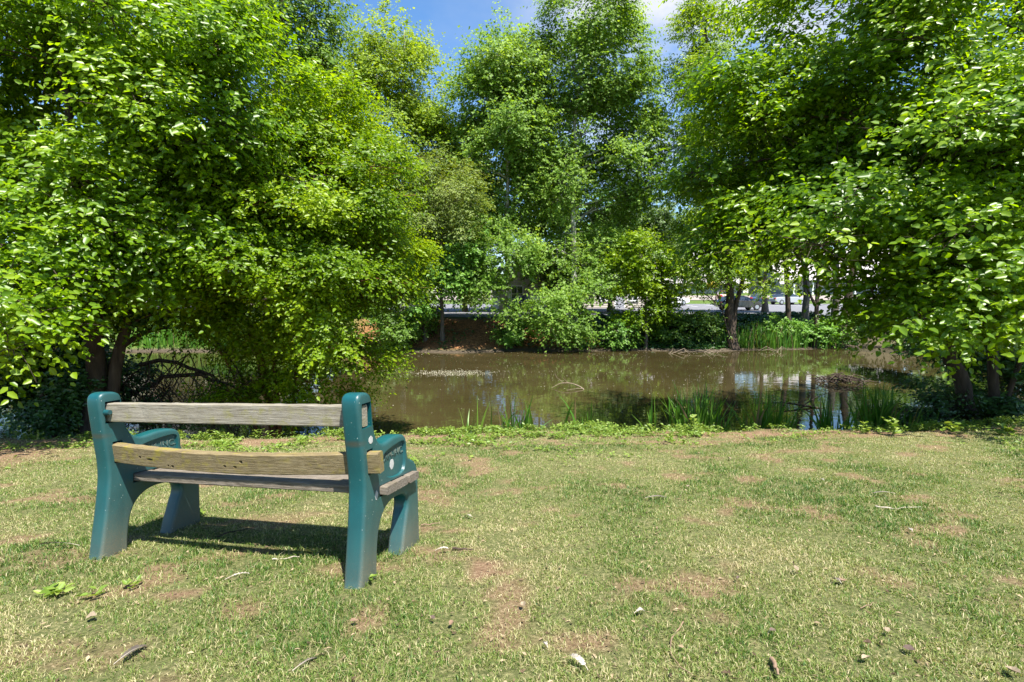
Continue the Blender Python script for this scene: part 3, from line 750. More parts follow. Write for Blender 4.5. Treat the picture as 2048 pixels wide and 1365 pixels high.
# mulberry at the right
tree('mulberry_tree', 'large broad-leaved tree filling the right side, dark trunk leaning left over the water', NEAR_G, 8.6,
     [[(1965, 838, 9.6), (1925, 770, 9.5), (1890, 690, 9.4), (1845, 600, 9.2), (1800, 500, 8.9), (1760, 380, 8.6), (1730, 250, 8.4)],
      [(1990, 835, 9.6), (1990, 600, 9.3), (2010, 400, 8.8), (2030, 200, 8.3), (2040, 60, 8.0)],
      [(1980, 838, 9.6), (2060, 650, 9.2), (2160, 450, 8.5), (2250, 300, 8)]],
     [(1640, 210, 180, 160, .2, 1.6, 1.1), (1860, 110, 210, 170, -.9, 1.8, 1.1), (1560, 380, 150, 130, .6, 1.3, 1.0), (1800, 370, 220, 150, -.9, 1.6, 1.2),
      (2040, 300, 170, 200, -2.0, 1.4, .9), (1690, 440, 150, 70, -.6, 1.2, .85), (1930, 540, 150, 110, -1.7, 1.1, 1.0), (1490, 230, 85, 110, 1.0, 1.0, .6),
      (1460, 440, 75, 80, 1.0, .9, .42), (1700, 60, 160, 110, .2, 1.6, .8), (1830, 630, 90, 70, -1.2, .8, .5), (2060, 540, 120, 110, -1.4, 1.2, .8), (1990, 620, 110, 55, -1.6, 1.0, .6),
      (1600, 500, 80, 32, -1.4, .6, .25), (2200, 100, 250, 250, -1.5, 2, .5), (1850, -160, 350, 160, -.5, 2.4, .5), (1800, 570, 90, 60, .0, 1.0, .5),
      (1810, 640, 60, 40, 1.2, .8, .35), (1480, 330, 120, 90, .8, 1.2, .7), (2220, 400, 140, 160, -.6, 1.7, .9), (1850, 380, 200, 140, 3.0, 1.8, .7), (2060, 300, 200, 190, 3.2, 2.0, .8), (2000, 480, 150, 90, 2.4, 1.4, .6), (2180, 600, 100, 100, -.6, 1.2, .6), (1900, 430, 150, 70, .6, 1.2, .7), (2080, 480, 120, 80, .3, 1.2, .7), (1420, 500, 60, 35, 1.0, .8, .25)],  # rear and off-frame lobes added unseen, to cast shade on the right shore
     'leaf_mulberry', 'bark_dark', leaf=.082, aspect=.66, near=1, n_sprays=24000, per=9, spray_len=.5, clump=.62, clumps_per=12, twigs=2400, seed=13, r_trunk=.15, shell=.35)

# tall sycamores on the far bank
syc = dict(bark='bark_syc', leaf=.128, aspect=.95, tmpl=LEAF_PALM, per=8, spray_len=.8, clump=.85, twigs=900, shell=.3, flat=.85, droop=.3, limb_r=.3, updir=.2)
tree('sycamore_tree', 'tall yellow-green sycamore, leftmost of the three pale-trunked trees on the far bank', FAR_G, 33,
     [[(800, 690), (803, 560), (806, 400), (805, 220), (808, 60)]],
     [(780, 85, 62, 60, 0, 2.0, .9), (730, 200, 90, 90, 0, 2.6, 1), (850, 180, 55, 80, 0, 2.2, 1), (790, 290, 110, 90, 0, 3, 1.1), (690, 320, 70, 110, 0, 2.4, .8),
      (870, 300, 50, 80, 0, 2.2, .8), (800, 420, 100, 80, 0, 2.6, .7), (700, 120, 30, 45, .5, 1.5, .5), (880, 400, 60, 60, .5, 2, .7), (720, 450, 80, 70, 1, 2.4, .7)],
     'leaf_syc_yellow', n_sprays=11500, clumps_per=15, seed=21, r_trunk=.22, **syc)
tree('sycamore_tree', 'middle sycamore of the three on the far bank, its lower boughs over the leaf litter', FAR_G, 31,
     [[(1022, 690), (1016, 600), (1014, 450), (1012, 300), (1005, 120)]],
     [(990, 110, 58, 62, 0, 2.0, 1), (1045, 160, 52, 85, .3, 2.0, .9), (960, 200, 55, 60, 0, 1.9, .8), (1010, 270, 85, 75, 0, 2.6, 1.1), (930, 330, 60, 55, 0, 2, .6),
      (1030, 380, 75, 60, 1.2, 1.8, .9), (960, 420, 50, 50, 0, 1.8, .6), (1010, 510, 55, 60, -1.5, 1.6, .8), (985, 590, 45, 45, -2, 1.3, .7), (1030, 640, 30, 30, -2, 1, .35), (915, 240, 40, 70, .8, 1.6, .6), (1075, 290, 40, 80, .8, 1.8, .7)],
     'leaf_syc', n_sprays=11500, clumps_per=15, seed=22, r_trunk=.22, **syc)
tree('sycamore_tree', 'tallest sycamore, white trunk seen through its crown, low boughs over the water', FAR_G, 31.5,
     [[(1150, 690), (1148, 560), (1147, 400), (1150, 250), (1165, 60)]],
     [(1180, 40, 85, 70, 0, 2.6, 1.1), (1140, 130, 70, 80, 0, 2.3, .9), (1230, 130, 65, 80, 0, 2.2, .9), (1280, 200, 50, 80, 0, 1.9, .7), (1170, 260, 95, 90, 1.2, 2.4, 1.1),
      (1260, 320, 70, 80, .2, 2.3, .8), (1120, 360, 55, 70, 0, 2, .7), (1200, 420, 85, 60, 1.6, 2.0, .8), (1110, 500, 40, 50, -1, 1.5, .6), (1190, 520, 45, 45, -.5, 1.4, .6),
      (1140, 630, 80, 42, -2.6, 1.6, 1.0), (1095, 600, 40, 35, -2.6, 1.1, .5), (1190, 590, 35, 38, -2.2, 1.1, .5), (1215, 500, 50, 50, .5, 1.6, .5), (1290, 280, 50, 70, .3, 1.8, .7), (1300, 400, 50, 50, .5, 1.8, .6), (1100, 200, 40, 70, .3, 1.6, .6)],
     'leaf_syc', n_sprays=15500, clumps_per=15, seed=23, r_trunk=.25, **syc)
# further trees on and beyond the far bank
med = dict(tmpl=LEAF_FAR, per=9, spray_len=.6, clump=.8, twigs=250, shell=.35)
tree('olive_tree', 'feathery olive-green tree in front of the sycamores, over the pond corner', FAR_G, 28,
     [[(885, 685, 30), (884, 600, 30), (882, 500, 29), (890, 400, 28)]],
     [(890, 350, 60, 40, 0, 1.6, 1), (925, 400, 45, 45, 0, 1.4, .9), (860, 420, 55, 50, 0, 1.6, 1), (910, 460, 50, 35, 0, 1.4, .8), (840, 360, 35, 40, 0, 1.2, .5)],
     'leaf_olive', 'bark_grey', leaf=.13, aspect=.4, n_sprays=2600, clumps_per=10, seed=31, r_trunk=.12, **med)
tree('maple_tree', 'bright fresh-green tree between the sycamore and the left corner of the pond', FAR_G, 29,
     [[(850, 690, 30.2), (848, 640, 30), (852, 560, 29.5), (870, 500)]],
     [(940, 490, 45, 35, 0, 1.2, 1), (905, 555, 40, 45, 0, 1.2, 1), (860, 520, 50, 60, .5, 1.4, .8), (830, 600, 35, 40, 0, 1.1, .6), (960, 540, 25, 35, 0, .9, .4)],
     'leaf_fresh', 'bark_grey', leaf=.15, aspect=.7, n_sprays=1900, clumps_per=9, seed=32, r_trunk=.13, **med)
tree('ash_tree', 'deep green tree with a thin grey trunk behind the round tree', FAR_G, 34,
     [[(885, 690), (882, 600), (878, 480), (870, 380)]],
     [(820, 520, 90, 90, 2, 2.8, 1), (900, 500, 80, 80, 2, 2.6, 1), (960, 470, 60, 70, 3, 2.2, .8), (780, 420, 80, 90, 3, 2.6, .8)],
     'leaf_deep', 'bark_grey', leaf=.2, aspect=.65, n_sprays=3200, clumps_per=14, seed=33, r_trunk=.13, **med)
tree('young_maple_tree', 'low bright-green tree on the far bank, right of the drooping sycamore', FAR_G, 30,
     [[(1292, 695), (1293, 640), (1288, 560), (1285, 510)]],
     [(1280, 505, 55, 40, 0, 1.5, 1), (1250, 545, 35, 40, 0, 1.2, .8), (1320, 560, 50, 45, 0, 1.4, .9), (1290, 610, 55, 40, 0, 1.4, .9), (1350, 600, 30, 30, 0, 1, .5)],
     'leaf_bush', 'bark_grey', leaf=.15, aspect=.6, n_sprays=2800, clumps_per=10, seed=34, r_trunk=.11, **med)
tree('walnut_tree', 'tall dark-trunked feathery tree on the far bank by the parked cars', FAR_G, 30,
     [[(1466, 660), (1458, 600), (1450, 500), (1440, 380), (1420, 200), (1412, 60)], [(1462, 640), (1480, 560, 30, 0), (1510, 480), (1530, 400)]],
     [(1405, 60, 55, 45, 0, 1.7, 1), (1385, 150, 45, 50, 0, 1.5, .7), (1440, 130, 50, 60, 0, 1.8, .8), (1410, 260, 65, 55, 0, 2, .9), (1380, 350, 50, 50, 0, 1.6, .7),
      (1450, 390, 60, 60, 0, 1.9, .8), (1400, 450, 50, 35, 0, 1.7, .7), (1440, 545, 80, 35, -1, 1.6, .5), (1540, 560, 50, 30, -1, 1.3, .25), (1510, 480, 70, 60, 0, 2, .7), (1490, 280, 60, 80, .5, 2, .7)],
     'leaf_locust', 'bark_dark', leaf=.15, aspect=.42, n_sprays=8000, clumps_per=12, seed=35, r_trunk=.3, **med)
tree('pale_willow_tree', 'pale blue-green tree behind the right of the sycamores', FAR_G, 42,
     [[(1320, 640), (1318, 560), (1310, 450)]],
     [(1290, 440, 60, 60, 0, 3, 1), (1330, 480, 40, 60, 0, 2.4, .9), (1250, 480, 50, 60, 0, 2.6, .8), (1345, 545, 30, 40, 0, 2, .5), (1230, 560, 60, 40, 0, 2.6, .6)],
     'leaf_blue', 'bark_grey', leaf=.2, aspect=.6, n_sprays=3600, clumps_per=14, seed=36, r_trunk=.2, **med)
tree('tall_poplar_tree', 'tall fine-leaved tree behind the large tree at left, sky showing through it', 'trees behind the left of the pond', 17,
     [[(520, 760, 17), (530, 500, 17), (540, 300, 17), (560, 120, 17), (570, -60, 17)], [(535, 420, 17, 0), (480, 200, 17), (420, 40, 17), (380, -60, 17)]],
     [(590, 60, 90, 75, 0, 1.9, 1), (520, 150, 90, 60, 0, 1.8, .6), (640, 170, 60, 60, 0, 1.5, .7), (450, 40, 90, 60, 0, 1.8, .6), (560, -60, 130, 60, 0, 2.2, .6), (660, 250, 70, 60, 0, 1.6, .8), (640, 30, 45, 60, 0, 1.3, .5),
      (560, 270, 80, 60, 0, 1.8, .5)],
     'leaf_deep', 'bark_dark', leaf=.105, aspect=.6, n_sprays=4200, clumps_per=14, seed=41, r_trunk=.16, tmpl=LEAF_FAR, per=9, spray_len=.45, clump=.6, twigs=700, shell=.3)
tree('dark_oak_tree', 'shadowed deep-green tree far behind the large tree at left', 'trees behind the left of the pond', 36,
     [[(640, 700), (650, 560), (655, 400), (650, 260)]],
     [(640, 330, 120, 130, 0, 4, 1), (560, 450, 130, 110, 0, 4, 1), (720, 500, 110, 120, 0, 4, 1), (640, 200, 70, 80, 0, 2.5, .6), (660, 600, 110, 60, 0, 3, .7)],
     'leaf_deep', 'bark_grey', leaf=.24, aspect=.65, n_sprays=5200, clumps_per=20, seed=42, r_trunk=.3, **med)
tree('linden_tree', 'light green tree standing on the grass beyond the left arm of the pond', 'trees behind the left of the pond', 44,
     [[(180, 640), (182, 560), (190, 430)]],
     [(150, 420, 130, 120, 0, 5, 1), (260, 330, 120, 110, 0, 5, .8), (60, 330, 140, 140, 0, 5, 1), (170, 520, 130, 50, 0, 4, .6)],
     'leaf_fresh', 'bark_grey', leaf=.26, aspect=.7, n_sprays=5200, clumps_per=22, seed=43, r_trunk=.3, **med)
tree('beech_tree', 'deep green tree on the grass beyond the far left corner of the pond', 'trees behind the left of the pond', 40,
     [[(-120, 640), (-120, 520), (-110, 400)]],
     [(-120, 400, 170, 160, 0, 5, 1), (-220, 300, 150, 150, 0, 5, .8), (0, 520, 120, 80, 0, 4, .7)],
     'leaf_deep', 'bark_grey', leaf=.26, aspect=.7, n_sprays=3800, clumps_per=22, seed=44, r_trunk=.3, **med)
# trunks standing in a row before the parking lot, right half
row = [(1582, 655, 1572, 560, 1560, 440, 31, .19, 'leaf_deep', 'bark_dark', 'dark tree leaning slightly left in the row before the parking lot'),
       (1612, 640, 1608, 540, 1600, 420, 33, .24, 'leaf_deep', 'bark_grey', 'thick straight grey trunk in the row before the parking lot'),
       (1632, 660, 1634, 560, 1640, 430, 31, .15, 'leaf_locust', 'bark_dark', 'slim forked dark tree between thicker trunks before the parking lot'),
       (1669, 640, 1672, 540, 1680, 400, 33, .25, 'leaf_deep', 'bark_grey', 'straight grey-trunked tree standing left of the leaning thick trunk by the lot'),
       (1688, 640, 1704, 550, 1730, 400, 33, .3, 'leaf_deep', 'bark_dark', 'thickest trunk by the parking lot, leaning right')]
for i, (a, b, c, d, e, f, yy, rt, lm, bk, lab) in enumerate(row):
    tr = [[(a, b, yy), (c, d, yy), (e, f, yy), (e, f - 150, yy)]]
    if i == 2: tr.append([(a, 610, yy, 0), (a - 14, 590, yy), (a - 20, 560, yy), (a - 22, 520, yy)])
    tree('lot_tree', lab, 'tree row before the parking lot', yy, tr,
         [(e, f - 120, 90, 90, 0, 3, 1), (e + 40, f - 20, 80, 60, .5, 2.5, .8), (e - 50, f + 20, 60, 40, 0, 2.2, .5)], lm, bk, leaf=.2, aspect=.6,
         n_sprays=1500, clumps_per=13, seed=60 + i, r_trunk=rt, **med)
# slim saplings at the far water edge
tree('leaning_sapling', 'thin bare-stemmed sapling leaning left beside the dark-trunked walnut', FAR_G, 29.5,
     [[(1468, 690), (1450, 640), (1435, 590), (1415, 545)], [(1440, 612, 29.5, 0), (1400, 580), (1372, 545), (1362, 530)]],
     [(1400, 515, 45, 22, 0, 1, 1), (1450, 560, 35, 20, 0, .9, .6), (1425, 600, 18, 12, 0, .5, .3)],
     'leaf_locust', 'bark_dark', leaf=.13, aspect=.45, n_sprays=420, clumps_per=8, seed=70, r_trunk=.06, **med)
# understorey at the right bank, leaf colour dark to imitate shade of the large tree
def shrub(name, label, group, px, py, Y, lobes, mat, leaf, n, seed, aspect=.6, tmpl=LEAF_NEAR, spray=.3, clump=.35, bark='bark_dark', per=8, r=.035):
    return tree(name, label, group, Y, [[(px, py, Y), (px + 2, py - 30, Y), (px - 3, py - 60, Y)]], lobes, mat, bark, leaf=leaf, aspect=aspect, tmpl=tmpl,
                n_sprays=n, per=per, spray_len=spray, clump=clump, clumps_per=9, twigs=200, seed=seed, r_trunk=r, shell=.3, cat='shrub', sides=5)
SG = 'shrubs in the shade on the near bank'
shrub('shrub', 'dark leafy shrub under the right tree, beside its trunk', SG, 2010, 845, 9.4, [(2040, 780, 80, 70, .2, .7, 1), (2090, 700, 90, 90, .5, .9, 1), (2000, 700, 70, 90, 1.4, .7, .9), (1960, 800, 70, 45, .6, .5, .9), (1880, 790, 60, 45, 1.2, .5, .7)], 'leaf_ivy_shade', .07, 2600, 81)
shrub('shrub', 'dense dark leafy mass added as shade on the right shore, behind the leaning trunk', SG, 1900, 700, 17, [(1930, 680, 80, 80, 0, 1.5, 1), (2040, 660, 90, 100, 0, 1.5, 1), (1890, 600, 90, 60, 1, 1.4, .8), (1800, 640, 60, 40, 3, 1.4, .7)], 'leaf_ivy_shade', .12, 5200, 93, tmpl=LEAF_FAR, spray=.45, clump=.6)  # added foliage; its dark leaves stand in for shade on this shore
shrub('shrub', 'low dark shrub at the water edge left of the right tree trunk', SG, 1900, 850, 9.4, [(1880, 820, 60, 25, 0, .5, 1), (1820, 835, 50, 18, 0, .4, .6)], 'leaf_ivy_shade', .06, 380, 82)
shrub('shrub', 'added dark shrub left of the bench, filling the shaded gap under the leaning trunk', SG, 90, 850, 8.6, [(80, 790, 110, 55, 0, .8, 1), (-30, 740, 110, 90, 0, .9, 1), (150, 735, 80, 60, .5, .5, .8), (100, 660, 110, 60, .7, .7, .9), (235, 745, 50, 45, .9, .4, .45), (130, 690, 90, 90, 1.4, .6, .8), (20, 620, 90, 60, 1.2, .6, .6), (180, 620, 90, 50, -.1, .5, .7), (150, 790, 70, 45, -.3, .4, .6), (280, 620, 80, 30, .3, .5, .4)], 'leaf_ivy_shade', .065, 7600, 83)  # foliage added where only dark shade lies; leaf colour imitates it
shrub('shrub', 'twiggy low shrub behind the left end of the bench', SG, 290, 850, 9.3, [(270, 815, 80, 25, .2, .5, 1), (340, 835, 50, 15, 0, .3, .5)], 'leaf_ivy_shade', .055, 350, 84)
FG = 'shrubs on the far bank'
shrub('shrub', 'dark shrub at the left corner of the far bank', FG, 800, 700, 29.5, [(800, 660, 45, 35, 0, 1.5, 1), (840, 640, 35, 45, .8, 1.4, 1), (775, 630, 30, 50, 0, 1.4, .8)], 'leaf_deep', .16, 1300, 85, tmpl=LEAF_FAR, spray=.5, clump=.7)
shrub('shrub', 'small bright shrub at the foot of the middle sycamore', FG, 1030, 695, 30, [(1030, 665, 40, 22, 0, 1.1, 1), (1060, 650, 25, 20, .6, .9, .5)], 'leaf_fresh', .14, 420, 86, tmpl=LEAF_FAR, spray=.4, clump=.6)
shrub('shrub', 'sunlit shrub at the far water edge under the young maple', FG, 1245, 695, 29.6, [(1245, 665, 32, 25, 0, 1, 1), (1215, 680, 25, 14, 0, .8, .4)], 'leaf_fresh', .14, 380, 87, tmpl=LEAF_FAR, spray=.4, clump=.6)
shrub('shrub', 'wide dark shrub along the far bank left of the walnut trunk', FG, 1390, 690, 31.2, [(1390, 655, 50, 25, 0, 1.4, 1), (1340, 660, 40, 28, 0, 1.3, 1), (1440, 662, 30, 24, 0, 1.1, .7)], 'leaf_deep', .15, 1300, 88, tmpl=LEAF_FAR, spray=.5, clump=.7)
shrub('shrub', 'light green shrub on the far bank under the row of trunks', FG, 1560, 690, 31.6, [(1560, 660, 55, 22, 0, 1.4, 1), (1630, 668, 45, 20, 0, 1.2, .8), (1690, 660, 45, 28, 0, 1.3, .8)], 'leaf_fresh', .15, 1200, 89, tmpl=LEAF_FAR, spray=.5, clump=.7)
shrub('shrub', 'dark leafy mass where the far bank meets the right tree', FG, 1800, 690, 29, [(1790, 655, 70, 35, 0, 2, 1), (1880, 640, 80, 50, 0, 2.4, 1), (1980, 640, 90, 60, 0, 2.4, 1)], 'leaf_deep', .2, 2200, 90, tmpl=LEAF_FAR, spray=.6, clump=.9)
shrub('shrub', 'yellow-leaved shrub standing by the houses beyond the lot', 'shrubs beyond the lot', 1428, 588, 98, [(1428, 566, 7, 8, 0, 1.2, 1)], 'leaf_yellow', .3, 160, 91, tmpl=LEAF_FAR, spray=.5, clump=.7)
shrub('shrub', 'round green shrub by the houses left of the yellow one', 'shrubs beyond the lot', 1402, 588, 98, [(1402, 572, 8, 6, 0, 1.2, 1)], 'leaf_fresh', .3, 140, 92, tmpl=LEAF_FAR, spray=.5, clump=.7)
# trees between the pond and the houses
for i, (px, yy, lb, mt, lab) in enumerate([(740, 45, [(740, 380, 90, 110, 0, 4, 1), (760, 540, 90, 70, 0, 3, .8)], 'leaf_deep', 'tall deep green tree standing behind the leftmost sycamore'),
                                           (930, 47, [(930, 400, 80, 120, 0, 4, 1), (900, 540, 90, 60, 0, 3, .8)], 'leaf_olive', 'olive green tree behind the gap between the two left sycamores'),
                                           (1080, 46, [(1085, 420, 70, 130, 0, 4, 1), (1120, 530, 70, 50, 0, 3, .6)], 'leaf_deep', 'deep green tree behind the gap between the two tallest sycamores'),
                                           (1220, 48, [(1225, 480, 70, 80, 0, 3.4, 1), (1190, 560, 60, 40, 0, 3, .5)], 'leaf_fresh', 'mid green tree behind the right side of the tallest sycamore'),
                                           (1530, 46, [(1540, 420, 90, 90, 0, 4, 1), (1500, 500, 80, 40, 0, 3, .5)], 'leaf_deep', 'deep green tree behind the row of trunks, left part'),
                                           (430, 50, [(430, 420, 130, 130, 0, 5, 1), (520, 560, 90, 50, 0, 4, .6)], 'leaf_deep', 'deep green tree right of the pinkish townhouse')]):
    tree('background_tree', lab, 'trees between the pond and the houses', yy, [[(px, 620, yy), (px, 560, yy), (px, lb[0][1], yy)]], lb, mt, 'bark_grey', leaf=.27, aspect=.7, tmpl=LEAF_FAR,
         n_sprays=3300, per=9, spray_len=.8, clump=1.2, clumps_per=22, twigs=0, shell=.3, seed=140 + i, r_trunk=.25, sides=6)
# wood beyond the houses
for i, (px, top, w, mt, lab) in enumerate([(560, 470, 120, 'leaf_deep', 'distant dark green tree behind the round tree beyond the left houses'), (760, 450, 110, 'leaf_blue', 'distant grey-green tree left of the sycamores'),
                           (900, 470, 90, 'leaf_deep', 'distant dark tree seen between the two left sycamores'), (1090, 480, 100, 'leaf_blue', 'distant tree seen behind the sycamore trunks'),
                           (1230, 500, 90, 'leaf_deep', 'distant dark tree behind the right sycamore'), (1560, 395, 120, 'leaf_deep', 'distant dark tree above the long grey roof'),
                           (1400, 420, 100, 'leaf_blue', 'added distant grey-green tree above the left end of the long roof'),  # this one added, roof-line trees raised, to block sky reflected in the pond
                           (1750, 400, 130, 'leaf_blue', 'distant grey-green tree above the right end of the long roof'), (1950, 460, 130, 'leaf_deep', 'distant dark tree behind the crown of the right tree'),
                           (380, 470, 120, 'leaf_blue', 'distant grey-green tree beyond the pinkish building')]):
    yy = 125
    tree('distant_tree', lab, 'wood beyond the houses', yy, [[(px, 585, yy), (px, 540, yy), (px, top + 20, yy)]],
         [(px, top + 35, w * .55, 40, 0, 6, 1), (px - w * .4, top + 60, w * .4, 32, 0, 6, .8), (px + w * .4, top + 55, w * .4, 36, 0, 6, .8), (px, (top + 590) / 2, w * .7, (540 - top) / 2 + 10, 1, 5, 1)], mt, 'bark_grey',
         leaf=.62, aspect=.8, tmpl=LEAF_FAR, n_sprays=1600, per=8, spray_len=1.6, clump=2.4, clumps_per=14, twigs=0, shell=.3, seed=100 + i, r_trunk=.4, sides=5)

# ------------------------------------------------------------------ grass, weeds, reeds
def in_bench(x, y):
    return np.zeros(len(x), bool)

def blades(name, x, y, z, h, w, lean, tone, mat, segs=2, label=None):
    n = len(x); rng = np.random.default_rng(5)
    az = rng.uniform(0, 2 * math.pi, n); fz = rng.uniform(0, 2 * math.pi, n)
    dx, dy = np.cos(az), np.sin(az); wx_, wy_ = np.cos(fz), np.sin(fz)
    pts = []
    b = np.stack([x, y, z], -1); side = np.stack([wx_, wy_, np.zeros(n)], -1); le = np.stack([dx, dy, np.zeros(n)], -1)
    up = np.array([0, 0, 1.])
    if segs == 1:
        V = np.stack([b - side * (w / 2)[:, None], b + side * (w / 2)[:, None],
                      b + le * (lean * h)[:, None] + up * (h * np.sqrt(np.maximum(.05, 1 - lean ** 2)))[:, None]], 1)
        loops = (np.arange(n) * 3)[:, None] + np.arange(3)[None]
        return np_mesh(name, V.reshape(-1, 3), loops, np.full(n, 3), {'tone': np.repeat(tone, 3)})
    m = b + le * (lean * h * .3)[:, None] + up * (h * .55)[:, None]
    t = b + le * (lean * h)[:, None] + up * (h * np.maximum(.15, 1 - .5 * lean ** 2))[:, None]
    V = np.stack([b - side * (w / 2)[:, None], b + side * (w / 2)[:, None], m + side * (w * .42)[:, None], m - side * (w * .42)[:, None], t], 1)
    base = (np.arange(n) * 5)[:, None]
    loops = np.concatenate([base + np.array([[0, 1, 2, 3]]), base + np.array([[3, 2, 4]])], 1)
    return np_mesh(name, V.reshape(-1, 3), loops, np.tile([4, 3], n), {'tone': np.repeat(tone, 5)})

M['grass'] = leaf_mat('grass', (.20, .16, .075), (.085, .125, .022), (.05, .10, .014), .3, .5, .35, (1.25, 1.25, .5))
_nt = M['grass'].node_tree
for _n in _nt.nodes:
    if _n.type == 'VALTORGB':
        e = _n.color_ramp.elements
        e[0].color = (.45, .385, .22, 1); e[0].position = 0
        e[1].position = .3; e[1].color = (.24, .26, .08, 1)
        e[2].position = 1; e[2].color = (.042, .11, .012, 1)
        k = e.new(.62); k.color = (.145, .215, .036, 1)
rng = np.random.default_rng(3)
N = 720000
Yg = 1.25 + (7.3 - 1.25) * rng.random(N) ** 1.45
Xg = (rng.random(N) * 2 - 1) * (Yg * 1.12 + .7)
sm = soil_mask(Xg, Yg); e = Yg - edge_near(Xg)
cl = fbm(Xg * 14, Yg * 14, 51, 3); big = fbm(Xg * 1.6, Yg * 1.6, 61, 4)
keep = (rng.random(N) > sm * .86) & (e < .1) & (rng.random(N) < .16 + 1.3 * smooth(.25, .65, cl))
Xg, Yg, cl, big, sm = Xg[keep], Yg[keep], cl[keep], big[keep], sm[keep]
n = len(Xg)
hh = (.012 + .021 * rng.random(n) ** 1.3) * (.7 + .9 * (cl - .2)) * (1 + .5 * (rng.random(n) < .03)) * (.85 + .5 * smooth(.5, .7, big))
ww = (.0019 + .0014 * rng.random(n)) * (1 + .16 * np.maximum(0, Yg - 2))
tone = np.clip(rng.normal(.56, .31, n) + 1.7 * (big - .5) - .35 * sm, 0, 1)
tone = np.where(rng.random(n) < .17, rng.uniform(0, .2, n), tone)
gm = blades('grass', Xg, Yg, terrain(Xg, Yg) - .003, hh, ww, np.clip(rng.normal(.8, .3, n), .1, 1.4), tone, M['grass'])
g = link('grass', gm, M['grass']); tag(g, 'short patchy lawn grass, green mixed with dry straw', 'grass', kind='stuff')

# weeds and clover creeping over the bank edge
N = 60000
Yw = 4.6 + 2.9 * rng.random(N) ** .55; Xw = (rng.random(N) * 2 - 1) * (Yw * 1.12 + .6)
e = Yw - edge_near(Xw); c = fbm(Xw * 2.0, Yw * 3.0, 71, 3); c2 = fbm(Xw * 8, Yw * 8, 73, 2)
dens = smooth(-1.8, -.2, e) * smooth(.47, .62, c) * smooth(.38, .62, c2) + smooth(-.3, -.1, e) * smooth(.42, .56, c2) * .6 * smooth(.42, .56, c) + .10 * smooth(.55, .7, c)
dens = dens * (1 - smooth(.15, .35, e)) * (0.35 + .65 * smooth(-6.5, -4.5, Xw))
dens = dens * (1 - .8 * smooth(2.2, 2.8, Xw) * (1 - smooth(4.4, 5.0, Xw))) * (1 - .5 * smooth(5.6, 6.0, Xw))
keep = rng.random(N) < dens
Xw, Yw, e = Xw[keep], Yw[keep], e[keep]
zw_ = terrain(Xw, Yw) + rng.uniform(.005, .05, len(Xw)) * (1 + 1.3 * smooth(-.6, .1, e))
nl = 5
oi = np.repeat(np.arange(len(Xw)), nl)
P0 = np.stack([Xw, Yw, zw_], -1)[oi] + rng.normal(0, .012, (len(oi), 3)); P0[:, 2] = np.maximum(P0[:, 2], terrain(P0[:, 0], P0[:, 1]) + .004)
az = rng.uniform(0, 6.283, len(oi)); ax = np.stack([np.cos(az), np.sin(az), rng.uniform(-.1, .7, len(oi))], -1)
wm = leaves_mesh('weeds', P0, ax, rng.normal(0, .35, P0.shape) + np.array([0, 0, 1.]), rng.uniform(.014, .04, len(oi)) * rng.choice([.7, 1, 1.3], len(oi)), rng.uniform(.35, .8, len(oi)), LEAF_NEAR,
                 np.clip(rng.normal(.5, .2, len(oi)), 0, 1))
tag(link('weeds', wm, M['weed']), 'low leafy weeds creeping over the soil at the edge of the bank', 'weeds', kind='stuff')
# stray broadleaf weeds scattered in the lawn
def rosette(px, py, n, size, label, seed, h=.02, stem=False):
    rg = np.random.default_rng(seed); p = G(px, py)
    az = rg.uniform(0, 6.283, n); hh = rg.uniform(0, h, n)
    P = np.stack([rg.normal(0, size * .35, n), rg.normal(0, size * .35, n), hh + .008], -1)
    ax = np.stack([np.cos(az), np.sin(az), rg.uniform(.1, .8, n)], -1)
    me = leaves_mesh('weed', P, ax, rg.normal(0, .3, P.shape) + np.array([0, 0, 1.]), size * rg.uniform(.7, 1.2, n), rg.uniform(.4, .7, n), LEAF_NEAR, np.clip(rg.normal(.6, .2, n), 0, 1))
    o = link('weed', me, M['weed']); o.location = (p[0], p[1], float(terrain(p[0], p[1]))); tag(o, label, 'weed', 'broadleaf weeds in the lawn'); return o
for (a, b, n_, s_, l_) in [(110, 1195, 16, .05, 'leafy weed on the lawn at the left edge, above the feather near the corner'), (190, 1200, 9, .04, 'small yellow-green weed beside the bare soil left of the bench'),
                           (265, 1180, 12, .035, 'weed sprig between the bare patch and the bench left leg'), (735, 1165, 12, .04, 'green sprig at the foot of the nearest bench leg'), (395, 1035, 12, .045, 'leafy sprig against the front leg of the far bench end'),
                           (800, 1095, 9, .035, 'sprig at the front leg of the near bench end'), (560, 895, 16, .05, 'taller weed seen between the two back planks')]:
    rosette(a, b, n_, s_, l_, a)
# leafy weeds standing up at the brink
for i, (a, b, n_, s_, hh_, l_) in enumerate([(430, 868, 40, .06, .16, 'bushy yellow-green weed on the brink, seen under the top plank of the bench'), (550, 868, 30, .05, .12, 'leafy weed on the brink behind the bench, right of the bushy one'),
                                        (590, 873, 22, .05, .1, 'small leafy weed on the brink behind the right half of the bench'), (1300, 868, 26, .05, .12, 'leafy weed at the brink left of the large reed clump'),
                                        (1385, 868, 60, .06, .22, 'bright bushy weed in front of the large reed clump'), (1340, 885, 26, .05, .07, 'low leafy weed on the bare soil before the reeds'),
                                        (1785, 872, 34, .08, .2, 'pale broad-leaved weed on the brink in front of the tall dark reeds'), (1900, 868, 30, .09, .12, 'broad-leaved weed on the brink beneath the right tree'),
                                        (1730, 868, 24, .06, .13, 'leafy weed on the brink left of the pale broad-leaved one'), (2010, 872, 30, .09, .1, 'leafy weed on the brink at the right edge')]):
    rosette(a, b, n_, s_, l_, 300 + i, hh_)

